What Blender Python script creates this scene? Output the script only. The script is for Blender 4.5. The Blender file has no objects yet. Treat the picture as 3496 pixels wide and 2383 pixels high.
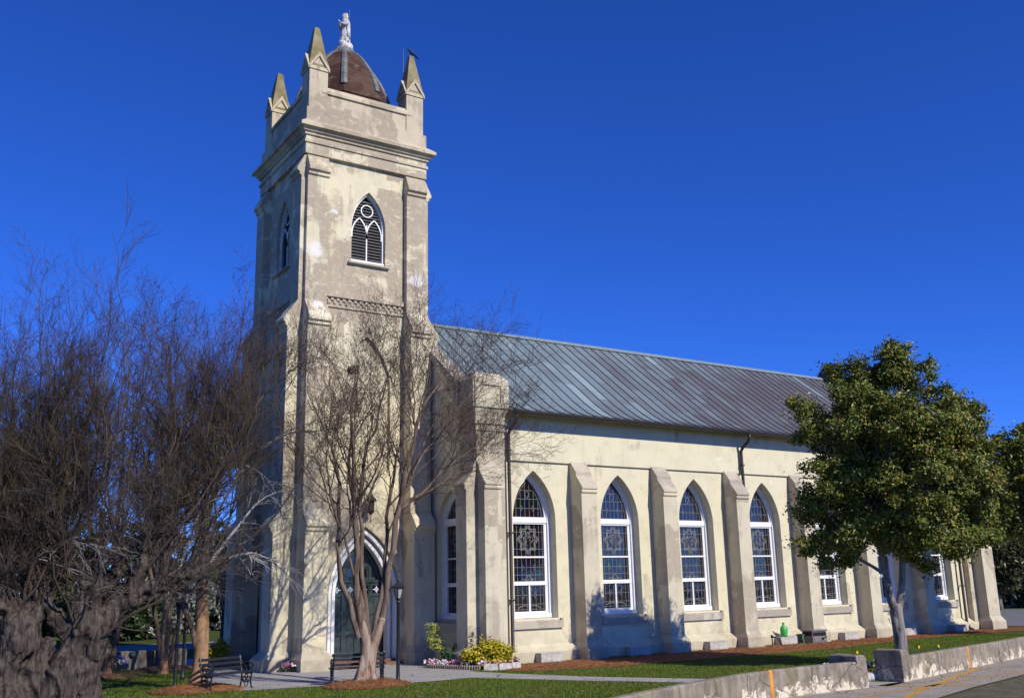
import bpy, bmesh, math, random
import numpy as np
from mathutils import Vector, Matrix, geometry, noise as mnoise
random.seed(7); RS = np.random.RandomState(11)
sc = bpy.context.scene; COL = sc.collection
PI = math.pi

# ------------------------------------------------------------------ camera
cam = bpy.data.cameras.new('camera'); cam_o = bpy.data.objects.new('camera', cam); COL.objects.link(cam_o)
ya, pa, ra = math.radians(33.3003), math.radians(13.5405), math.radians(-1.3166)
F = Vector((math.sin(ya)*math.cos(pa), math.cos(ya)*math.cos(pa), math.sin(pa)))
r0 = Vector((math.cos(ya), -math.sin(ya), 0)); u0 = r0.cross(F)
R = math.cos(ra)*r0 + math.sin(ra)*u0; U = -math.sin(ra)*r0 + math.cos(ra)*u0
mw = Matrix((R, U, -F)).transposed().to_4x4(); mw.translation = Vector((-11.978, -31.60, 2.5))
cam_o.matrix_world = mw
cam.sensor_width = 36.0; cam.lens = 3349.97/3496*36.0; cam.clip_end = 3000
sc.camera = cam_o

# ------------------------------------------------------------------ sky, sun, exposure
SUN = Vector((0.24, -1.0, 0.745)).normalized()
w = bpy.data.worlds.new("World"); sc.world = w; w.use_nodes = True
nt = w.node_tree; nt.nodes.clear()
sky = nt.nodes.new('ShaderNodeTexSky'); sky.sky_type = 'NISHITA'; sky.sun_disc = False
sky.sun_elevation = math.asin(SUN.z); sky.sun_rotation = math.atan2(SUN.x, SUN.y) % (2*PI)
sky.air_density = 0.75; sky.dust_density = 0.0; sky.ozone_density = 6.0; sky.altitude = 1500
hs = nt.nodes.new('ShaderNodeHueSaturation'); hs.inputs['Saturation'].default_value = 1.12; hs.inputs['Value'].default_value = 1.0
bg = nt.nodes.new('ShaderNodeBackground'); bg.inputs['Strength'].default_value = 0.112
wo = nt.nodes.new('ShaderNodeOutputWorld')
mx = nt.nodes.new('ShaderNodeMix'); mx.data_type = 'RGBA'; mx.blend_type = 'MULTIPLY'; mx.inputs[0].default_value = 1.0; mx.inputs[7].default_value = (0.55, 0.86, 1.68, 1)
nt.links.new(sky.outputs[0], hs.inputs['Color']); nt.links.new(hs.outputs[0], mx.inputs[6]); nt.links.new(mx.outputs[2], bg.inputs[0]); nt.links.new(bg.outputs[0], wo.inputs[0])
sl = bpy.data.lights.new('sun', 'SUN'); sl.energy = 4.7; sl.angle = math.radians(0.5); sl.color = (1.0, 0.94, 0.83)
so = bpy.data.objects.new('sun', sl); COL.objects.link(so); so.rotation_euler = (-SUN).to_track_quat('-Z', 'Y').to_euler()
sc.view_settings.view_transform = 'Standard'; sc.view_settings.look = 'None'
sc.view_settings.exposure = 0.0; sc.view_settings.gamma = 1.0

# ------------------------------------------------------------------ materials
class NB:
    """small node-graph helper"""
    def __init__(s, name):
        s.m = bpy.data.materials.new(name); s.m.use_nodes = True; s.t = s.m.node_tree; s.n = s.t.nodes; s.n.clear()
        s.out = s.n.new('ShaderNodeOutputMaterial'); s.b = s.n.new('ShaderNodeBsdfPrincipled')
        s.t.links.new(s.b.outputs[0], s.out.inputs[0]); s.co = s.n.new('ShaderNodeTexCoord').outputs['Object']
    def set(s, inp, v):
        if isinstance(v, (int, float)): inp.default_value = v
        elif isinstance(v, (tuple, list)):
            inp.default_value = tuple(v)+(1.0,) if len(v) == 3 and inp.type == 'RGBA' else tuple(v)
        else: s.t.links.new(v, inp)
    def P(s, name, v): s.set(s.b.inputs[name], v)
    def map(s, scale=(1,1,1), loc=(0,0,0), rot=(0,0,0), src=None):
        n = s.n.new('ShaderNodeMapping'); s.set(n.inputs[0], src or s.co); n.inputs['Scale'].default_value = scale
        n.inputs['Location'].default_value = loc; n.inputs['Rotation'].default_value = rot; return n.outputs[0]
    def noise(s, scale, detail=4, rough=.55, dist=0, vec=None, out='Fac'):
        n = s.n.new('ShaderNodeTexNoise'); s.set(n.inputs['Vector'], vec or s.co)
        n.inputs['Scale'].default_value = scale; n.inputs['Detail'].default_value = detail
        n.inputs['Roughness'].default_value = rough; n.inputs['Distortion'].default_value = dist; return n.outputs[out]
    def voro(s, scale, vec=None, metric='EUCLIDEAN', out='Color', feat='F1', rnd=1.0):
        n = s.n.new('ShaderNodeTexVoronoi'); n.feature = feat
        if feat != 'DISTANCE_TO_EDGE': n.distance = metric
        s.set(n.inputs['Vector'], vec or s.co); n.inputs['Scale'].default_value = scale; n.inputs['Randomness'].default_value = rnd
        return n.outputs[out]
    def white(s, vec, dim='3D'):
        n = s.n.new('ShaderNodeTexWhiteNoise'); n.noise_dimensions = dim
        s.set(n.inputs['W' if dim == '1D' else 'Vector'], vec); return n.outputs['Value']
    def math(s, op, a, b=None, c=None, clamp=False):
        n = s.n.new('ShaderNodeMath'); n.operation = op; n.use_clamp = clamp
        s.set(n.inputs[0], a)
        if b is not None: s.set(n.inputs[1], b)
        if c is not None: s.set(n.inputs[2], c)
        return n.outputs[0]
    def ramp(s, fac, a, b, lo=0.0, hi=1.0):
        n = s.n.new('ShaderNodeMapRange'); s.set(n.inputs[0], fac)
        n.inputs[1].default_value = a; n.inputs[2].default_value = b; n.inputs[3].default_value = lo; n.inputs[4].default_value = hi
        n.interpolation_type = 'SMOOTHSTEP'; return n.outputs[0]
    def mix(s, fac, a, b, mode='MIX'):
        n = s.n.new('ShaderNodeMix'); n.data_type = 'RGBA'; n.blend_type = mode
        s.set(n.inputs[0], fac); s.set(n.inputs[6], a); s.set(n.inputs[7], b); return n.outputs[2]
    def sep(s, vec=None):
        n = s.n.new('ShaderNodeSeparateXYZ'); s.set(n.inputs[0], vec or s.co); return n.outputs
    def comb(s, x, y, z):
        n = s.n.new('ShaderNodeCombineXYZ'); s.set(n.inputs[0], x); s.set(n.inputs[1], y); s.set(n.inputs[2], z); return n.outputs[0]
    def island(s): return s.n.new('ShaderNodeNewGeometry').outputs['Random Per Island']
    def bump(s, h, strength=.3, dist=.02):
        n = s.n.new('ShaderNodeBump'); s.set(n.inputs['Height'], h); n.inputs['Strength'].default_value = strength
        n.inputs['Distance'].default_value = dist; s.t.links.new(n.outputs[0], s.b.inputs['Normal'])

def flat(name, col, rough=.6, var=.12, scale=6, metal=0, bump=0, spec=None):
    k = NB(name); n = k.noise(scale, 5, .6)
    k.P('Base Color', k.mix(k.ramp(n, .3, .7), tuple(c*(1-var) for c in col), tuple(min(1, c*(1+var)) for c in col)))
    k.P('Roughness', rough); k.P('Metallic', metal)
    if spec is not None: k.P('Specular IOR Level', spec)
    if bump: k.bump(k.noise(scale*8, 4), bump, .01)
    return k.m

def stucco(name, cream, taupe, white, amount, wamount, hi=None, spots=(), grime=.38, crack=.5):
    """old lime render: cream coat, exposed taupe patches, pale repairs, runs below ledges"""
    k = NB(name)
    big = k.noise(.55, 7, .62, .5)
    blk = k.voro(.75, vec=k.mix(.12, k.map((1, 1, .8)), k.noise(2.5, 3, .6, out='Color')), metric='CHEBYCHEV')
    bx = k.sep(blk)[0]
    streak = k.noise(1.0, 5, .6, .2, vec=k.map((3.2, 3.2, .28)))
    m = k.math('ADD', k.math('MULTIPLY', big, .62), k.math('ADD', k.math('MULTIPLY', bx, .2), k.math('MULTIPLY', streak, .3)))
    amt = amount
    if hi:                                    # the coat is worn through more towards the top of the tower
        z = k.sep()[2]
        m = k.math('ADD', m, k.ramp(z, hi[0], hi[1], hi[2], hi[3]))
    pt = k.ramp(m, amt-.035, amt+.045)
    fine = k.noise(7, 8, .7)
    pt = k.math('MULTIPLY', pt, k.ramp(fine, .28, .5, .45, 1.0))
    fleck = k.ramp(k.noise(2.3, 9, .72, .4, vec=k.map((.75, .75, 1.5), (3, 5, 2))), .56, .61)
    pt = k.math('MULTIPLY', pt, k.math('SUBTRACT', 1.0, k.math('MULTIPLY', fleck, .75)))
    spk = k.ramp(k.noise(3.1, 9, .72, .3, vec=k.map((1, 1, .9), (11, 2, 7))), .60, .64)
    pt = k.math('MAXIMUM', pt, k.math('MULTIPLY', spk, .55))
    c = k.mix(pt, cream, taupe)
    c = k.mix(k.math('MULTIPLY', k.ramp(k.noise(1.6, 6, .65), .42, .68), .4), c, tuple(x*.74 for x in cream))
    wp = k.ramp(k.noise(.8, 6, .6, .3, vec=k.map((1, 1, 1.2), (17, 3, 8))), wamount, wamount+.05)
    c = k.mix(k.math('MULTIPLY', wp, .8), c, white)
    for sx, sy, sz, sr in spots:              # whitewashed repairs
        n = k.n.new('ShaderNodeVectorMath'); n.operation = 'DISTANCE'; k.set(n.inputs[0], k.co); n.inputs[1].default_value = (sx, sy, sz)
        dd = k.math('ADD', n.outputs['Value'], k.math('MULTIPLY', k.math('SUBTRACT', k.noise(2.6, 8, .7), .5), .9))
        c = k.mix(k.math('MULTIPLY', k.ramp(dd, sr*.3, sr, 1, 0), k.ramp(k.noise(5, 6, .7), .3, .6, .35, .85)), c, white)
    dirt = k.noise(1.0, 6, .65, .1, vec=k.map((6, 6, .45), (4, 1, 0)))
    c = k.mix(k.math('MULTIPLY', k.ramp(dirt, .55, .78), grime), c, (.24, .20, .15))
    c = k.mix(k.math('MULTIPLY', k.ramp(k.noise(30, 4, .7), .35, .7), .12), c, (.3, .26, .2))
    damp = k.math('MULTIPLY', k.ramp(k.math('SUBTRACT', k.sep()[2], k.math('MULTIPLY', k.noise(1.3, 6, .65), 2.2)), -1.0, .1, 1, 0), .5)
    c = k.mix(damp, c, (.33, .285, .21))
    cd = k.voro(.9, vec=k.mix(.10, k.map((1, 1, .6)), k.noise(3, 4, .6, out='Color')), feat='DISTANCE_TO_EDGE', out='Distance')
    crk = k.math('MULTIPLY', k.math('LESS_THAN', cd, .005), k.math('GREATER_THAN', k.noise(.9, 4), .58))
    c = k.mix(k.math('MULTIPLY', crk, crack), c, (.14, .12, .09))
    k.P('Base Color', c); k.P('Roughness', .92); k.P('Specular IOR Level', .15)
    k.bump(k.math('ADD', k.math('MULTIPLY', k.noise(45, 6, .7), .5), k.math('MULTIPLY', pt, -.35)), .35, .015)
    return k.m

CREAM = (.73, .655, .45); TAUPE = (.335, .27, .195); WHITE = (.80, .78, .74)
M = {}
M['tower'] = stucco('tower_stucco', CREAM, (.415, .345, .25), WHITE, .57, .69, (9.5, 15.5, 0.0, .085), ((.42, -.1, 14.25, .42), (4.45, -.1, 13.8, .42), (-.1, .3, 14.2, .3), (.5, -.3, 12.3, .3)))
M['tower_top'] = stucco('tower_top_stucco', (.59, .51, .36), (.38, .315, .23), (.6, .55, .47), .53, .70)
M['nave'] = stucco('nave_stucco', (.725, .665, .465), (.50, .44, .32), (.78, .73, .58), .695, .64, None, (), .20, .22)
M['butt'] = stucco('buttress_stucco', (.64, .575, .42), (.43, .37, .28), (.72, .68, .58), .55, .68, None, (), .3, .22)
M['cap'] = stucco('weathering_stucco', (.52, .46, .35), (.39, .34, .28), (.6, .57, .5), .53, .64)
def moss_stone():
    k = NB('mossy_stucco'); n = k.noise(2.2, 6, .65)
    c = k.mix(k.ramp(n, .35, .65), (.19, .155, .065), (.30, .255, .14))
    c = k.mix(k.ramp(k.noise(5, 6, .7), .6, .72), c, (.42, .38, .28)); k.P('Base Color', c); k.P('Roughness', .95); return k.m
M['moss'] = moss_stone()
def painted_wood():
    k = NB('white_paint'); c = k.mix(k.ramp(k.noise(9, 5, .6), .4, .75), (.83, .83, .82), (.74, .74, .73))
    k.P('Base Color', c); k.P('Roughness', .45); return k.m
M['white'] = painted_wood()
def roof_mat():
    k = NB('patina_copper'); s = k.sep(); x = s[0]; z = s[2]
    pid = k.math('FLOOR', k.math('DIVIDE', k.math('SUBTRACT', x, 5.0), .5))
    pr = k.white(pid, '1D')
    row = k.math('FLOOR', k.math('ADD', k.math('DIVIDE', z, 1.15), k.math('MULTIPLY', pr, 3)))
    cell = k.white(k.comb(pid, row, 0))
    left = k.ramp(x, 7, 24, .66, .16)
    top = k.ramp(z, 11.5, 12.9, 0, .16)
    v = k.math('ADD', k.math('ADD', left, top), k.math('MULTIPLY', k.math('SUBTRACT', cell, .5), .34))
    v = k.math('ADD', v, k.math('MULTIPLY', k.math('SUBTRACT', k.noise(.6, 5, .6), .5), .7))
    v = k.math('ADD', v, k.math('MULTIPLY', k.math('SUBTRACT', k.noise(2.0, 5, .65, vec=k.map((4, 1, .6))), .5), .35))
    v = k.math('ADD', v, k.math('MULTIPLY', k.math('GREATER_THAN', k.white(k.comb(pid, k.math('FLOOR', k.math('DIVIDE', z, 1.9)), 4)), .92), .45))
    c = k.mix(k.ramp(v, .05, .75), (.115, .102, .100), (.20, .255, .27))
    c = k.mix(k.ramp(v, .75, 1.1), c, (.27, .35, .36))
    jt = k.math('LESS_THAN', k.math('FRACT', k.math('ADD', k.math('DIVIDE', z, 1.15), k.math('MULTIPLY', pr, 3))), .022); c = k.mix(k.math('MULTIPLY', jt, .5), c, (.05, .05, .055))
    k.P('Base Color', c); k.P('Roughness', .5); k.P('Metallic', .12); k.bump(k.noise(14, 4), .12, .01)
    return k.m
M['roof'] = roof_mat()
M['seam'] = flat('roof_seam', (.055, .062, .068), .6, .2)
def dome_mat():
    k = NB('copper_dome'); z = k.sep()[2]
    blk = k.voro(1.9, vec=k.map((1, 1, 1.6)), metric='CHEBYCHEV')
    n = k.math('ADD', k.math('MULTIPLY', k.sep(blk)[1], .5), k.math('MULTIPLY', k.noise(1.6, 5, .6), .6))
    c = k.mix(k.ramp(n, .3, .75), (.058, .025, .017), (.105, .056, .037))
    c = k.mix(k.ramp(k.noise(2.4, 5, .6), .6, .75), c, (.17, .16, .12))
    ln = k.math('LESS_THAN', k.math('FRACT', k.math('DIVIDE', z, .42)), .06)
    c = k.mix(k.math('MULTIPLY', ln, .6), c, (.03, .02, .018))
    k.P('Base Color', c); k.P('Roughness', .75); k.P('Specular IOR Level', .2); return k.m
M['dome'] = dome_mat()
M['lead'] = flat('lead_grey', (.17, .175, .165), .6, .25, 4)
def rib_mat():
    k = NB('lead_rib'); z = k.sep()[2]; c = k.mix(k.ramp(k.noise(3, 5, .6), .35, .65), (.10, .105, .10), (.18, .18, .17))
    ln = k.math('LESS_THAN', k.math('FRACT', k.math('DIVIDE', z, .21)), .12); c = k.mix(k.math('MULTIPLY', ln, .75), c, (.05, .05, .05)); k.P('Base Color', c); k.P('Roughness', .6); return k.m
M['ribs'] = rib_mat()
M['iron'] = flat('dark_metal', (.018, .018, .022), .42, .2)
M['pipe'] = flat('gutter_brown', (.035, .028, .028), .45, .2)
M['louvre'] = flat('louvre_paint', (.11, .105, .10), .6, .2)
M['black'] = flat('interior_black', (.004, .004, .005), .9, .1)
M['door'] = flat('door_green', (.036, .055, .053), .45, .12, 3)
M['brick'] = flat('brick_step', (.16, .085, .06), .85, .25, 8)
M['bronze'] = flat('lantern_metal', (.05, .035, .025), .45, .2)
def glass(name, w_=.16, h_=.3):
    k = NB(name); s = k.sep()
    cell = k.white(k.comb(k.math('FLOOR', k.math('DIVIDE', s[0], w_)), k.math('FLOOR', k.math('DIVIDE', s[1], w_)), k.math('FLOOR', k.math('DIVIDE', s[2], h_))))
    c = k.mix(k.ramp(cell, .0, .35), (.006, .010, .035), (.016, .008, .007))
    c = k.mix(k.ramp(cell, .45, .6), c, (.006, .013, .009)); c = k.mix(k.ramp(cell, .75, .9), c, (.004, .007, .030))
    k.P('Base Color', c); k.P('Roughness', .06); k.P('IOR', 1.75)
    k.bump(k.noise(2.2, 3), .16, .03); return k.m
M['glass'] = glass('stained_glass')
M['came'] = flat('window_leading', (.25, .24, .23), .5, .15)
M['lampglass'] = flat('lantern_glass', (.42, .40, .33), .15, .1)
def grass_ground():
    k = NB('lawn_soil'); a = k.noise(.35, 5, .6); b = k.noise(5, 6, .7); d = k.noise(60, 3, .7)
    c = k.mix(k.ramp(a, .35, .65), (.062, .112, .010), (.10, .125, .022))
    c = k.mix(k.ramp(b, .4, .75), c, (.11, .10, .042)); c = k.mix(k.math('MULTIPLY', k.ramp(d, .35, .65), .6), c, (.028, .042, .010))
    c = k.mix(k.math('MULTIPLY', k.ramp(k.noise(.9, 6, .7), .60, .72), .6), c, (.17, .14, .08)); k.P('Base Color', c); k.P('Roughness', .95); k.P('Specular IOR Level', .1); k.bump(k.noise(70, 4, .7), .8, .04); return k.m
M['lawn'] = grass_ground()
def blade_mat(name, a, b, c2):
    k = NB(name); i = k.island(); c = k.mix(k.ramp(i, 0, .6), a, b); c = k.mix(k.ramp(i, .75, 1), c, c2)
    c = k.mix(k.math('MULTIPLY', k.ramp(k.noise(.5, 4), .45, .7), .5), c, c2)
    k.P('Base Color', c); k.P('Roughness', .8); k.P('Specular IOR Level', .05); return k.m
M['blade'] = blade_mat('grass_blade', (.085, .160, .012), (.125, .190, .018), (.21, .185, .06))
M['straw'] = blade_mat('pine_straw', (.30, .125, .05), (.40, .20, .09), (.16, .065, .03))
def gravel(name, a, b, sc_=40, spots=0):
    k = NB(name); v = k.voro(sc_, out='Color'); n = k.noise(1.2, 5, .6)
    c = k.mix(k.sep(v)[0], a, b); c = k.mix(k.math('MULTIPLY', k.ramp(n, .35, .7), .35), c, tuple(x*.6 for x in a))
    cd = k.voro(.45, vec=k.mix(.15, k.map(), k.noise(2, 4, .6, out='Color')), feat='DISTANCE_TO_EDGE', out='Distance')
    c = k.mix(k.math('MULTIPLY', k.math('LESS_THAN', cd, .010), .6), c, tuple(x*.3 for x in a))
    c = k.mix(k.math('MULTIPLY', k.ramp(k.noise(4, 7, .7), .55, .75), .3), c, tuple(x*.5 for x in a))
    k.P('Base Color', c); k.P('Roughness', .95); k.bump(k.voro(sc_, out='Distance'), .4, .01); return k.m
M['path'] = gravel('path_concrete', (.30, .285, .265), (.40, .385, .365), 55)
M['asphalt'] = gravel('asphalt', (.13, .125, .125), (.20, .195, .19), 60)
M['pave'] = gravel('pavement_concrete', (.27, .232, .185), (.38, .332, .272), 38)
def mulch():
    k = NB('mulch_soil'); c = k.mix(k.ramp(k.noise(14, 6, .7), .35, .65), (.16, .068, .03), (.27, .125, .06))
    k.P('Base Color', c); k.P('Roughness', .95); k.bump(k.noise(50, 5, .7), .8, .04); return k.m
M['mulch'] = mulch()
def verge():
    k = NB('dry_verge'); c = k.mix(k.ramp(k.noise(2.5, 6, .7), .4, .62), (.085, .085, .035), (.19, .155, .09))
    c = k.mix(k.ramp(k.noise(45, 4, .7), .4, .7), c, (.07, .055, .03)); k.P('Base Color', c); k.P('Roughness', .95); k.bump(k.noise(60, 4, .7), .7, .04); return k.m
M['verge'] = verge()
def old_wall():
    k = NB('old_concrete'); z = k.sep()[2]
    n = k.noise(2.6, 7, .68, .4); run = k.noise(1, 5, .6, vec=k.map((6, 6, .7)))
    c = k.mix(k.ramp(n, .35, .65), (.19, .155, .115), (.33, .28, .21)); c = k.mix(k.math('MULTIPLY', k.ramp(run, .45, .7), .6), c, (.09, .075, .055))
    c = k.mix(k.math('MULTIPLY', k.ramp(k.noise(1.1, 4), .5, .7), .45), c, (.17, .145, .05))
    left = k.math('ADD', k.math('MULTIPLY', k.noise(1.7, 9, .74, .3), .80), k.math('MULTIPLY', k.noise(14, 7, .75), .32))
    pm = k.ramp(k.math('SUBTRACT', left, k.ramp(z, .0, .62, .0, .20)), .525, .555)
    cd = k.voro(.8, vec=k.mix(.2, k.map(), k.noise(2, 4, .6, out='Color')), feat='DISTANCE_TO_EDGE', out='Distance'); c = k.mix(pm, c, (.66, .58, .42)); c = k.mix(k.math('MULTIPLY', k.math('LESS_THAN', cd, .007), .7), c, (.05, .04, .03)); k.P('Base Color', c); k.P('Roughness', .95); k.bump(k.math('ADD', n, k.math('MULTIPLY', pm, .3)), .5, .02); return k.m
M['oldwall'] = old_wall()
M['oldwall2'] = flat('weathered_concrete', (.25, .21, .16), .95, .3, 3, bump=.4)
M['orange'] = flat('orange_paint', (.62, .26, .03), .8, .2, 5)
M['yellowpaint'] = flat('faded_orange_paint', (.50, .27, .05), .85, .3, 5)
M['concrete'] = flat('block_concrete', (.46, .43, .38), .92, .18, 5, bump=.3)
M['green'] = flat('green_plastic', (.05, .42, .08), .4, .08)
M['greyplastic'] = flat('taupe_plastic', (.19, .165, .15), .5, .1)
M['hose'] = flat('green_hose', (.03, .25, .12), .5, .1)
M['stone'] = flat('statue_stone', (.52, .50, .48), .85, .45, 7, bump=.5)
M['bird'] = flat('bird_feathers', (.008, .008, .010), .6, .2)
def bark(name, a, b, c_, sc_=3.0, st=.35):
    k = NB(name); n = k.noise(1, 6, .65, .5, vec=k.map((sc_*3, sc_*3, sc_*st))); m = k.noise(sc_*1.2, 6, .7, .4, vec=k.map((1.6, 1.6, .5)))
    c = k.mix(k.ramp(n, .35, .65), a, b); c = k.mix(k.ramp(m, .52, .60), c, c_); k.P('Base Color', c); k.P('Roughness', .85); k.P('Specular IOR Level', .2)
    k.bump(n, .5, .02); return k.m
M['crape'] = bark('crape_bark', (.23, .15, .10), (.38, .305, .24), (.17, .09, .05))
M['crapeb'] = bark('crape_branch_bark', (.12, .080, .058), (.21, .155, .12), (.075, .046, .034))
M['crape2'] = bark('tan_bark', (.30, .16, .075), (.38, .235, .125), (.20, .11, .06))
M['gnarl'] = bark('gnarled_bark', (.040, .030, .025), (.105, .084, .070), (.022, .016, .012), 3.0, .5)
M['greybark'] = bark('grey_bark', (.15, .135, .12), (.30, .275, .25), (.10, .088, .078))
def twig(name, a, b):
    k = NB(name); k.P('Base Color', k.mix(k.island(), a, b)); k.P('Roughness', .8); k.P('Specular IOR Level', .25); return k.m
M['twig'] = twig('bare_twig', (.040, .025, .020), (.11, .072, .055))
M['twigred'] = twig('reddish_twig', (.034, .023, .018), (.105, .074, .057))
M['twigmid'] = twig('grey_brown_twig', (.05, .040, .038), (.15, .125, .115))
M['twiggrey'] = twig('dead_grey_twig', (.20, .185, .18), (.36, .34, .33))
M['feather'] = twig('feathery_green_twig', (.055, .065, .018), (.10, .085, .03))
M['pod'] = flat('seed_pod', (.035, .022, .016), .8, .3)
def leafmat(name, a, b, c_, d_, p=.8):
    k = NB(name); i = k.island(); c = k.mix(k.ramp(i, 0, .7), a, b); c = k.mix(k.ramp(i, .80, .9), c, c_); c = k.mix(k.ramp(i, .955, .98), c, d_)
    k.P('Base Color', c); k.P('Roughness', .42); k.P('Specular IOR Level', .35); return k.m
M['leaf'] = leafmat('broad_leaf', (.062, .112, .014), (.185, .200, .024), (.32, .25, .03), (.24, .10, .03))
M['leaf2'] = leafmat('dark_leaf', (.008, .016, .007), (.016, .028, .010), (.025, .035, .012), (.03, .03, .012))
M['olive'] = leafmat('olive_leaf', (.035, .042, .014), (.065, .068, .022), (.09, .085, .03), (.10, .07, .03))
M['hedge'] = leafmat('shrub_leaf', (.018, .036, .010), (.040, .060, .016), (.06, .075, .025), (.06, .06, .02))
M['silver'] = leafmat('silver_leaf', (.12, .14, .11), (.20, .22, .18), (.26, .27, .22), (.2, .2, .15))
M['yleaf'] = leafmat('golden_leaf', (.36, .30, .010), (.56, .45, .02), (.2, .22, .02), (.10, .14, .02))
M['lime'] = leafmat('lime_leaf', (.30, .34, .06), (.42, .42, .09), (.2, .26, .06), (.1, .15, .04))
M['blue_green'] = leafmat('strap_leaf', (.030, .065, .035), (.05, .095, .05), (.07, .12, .06), (.07, .1, .05))
M['pink'] = flat('pink_petal', (.62, .25, .32), .7, .35, 30)
M['petal'] = flat('pale_petal', (.66, .58, .62), .7, .3, 30)
M['purple'] = flat('purple_petal', (.22, .06, .20), .7, .3, 30)
M['yellow'] = flat('yellow_petal', (.75, .52, .03), .6, .15, 30)
M['blueflower'] = flat('blue_petal', (.10, .08, .38), .7, .3, 30)
M['edging'] = flat('pale_edging', (.52, .48, .44), .9, .2, 8)
M['terra'] = flat('brown_edging', (.26, .19, .15), .9, .2, 8)

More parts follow.
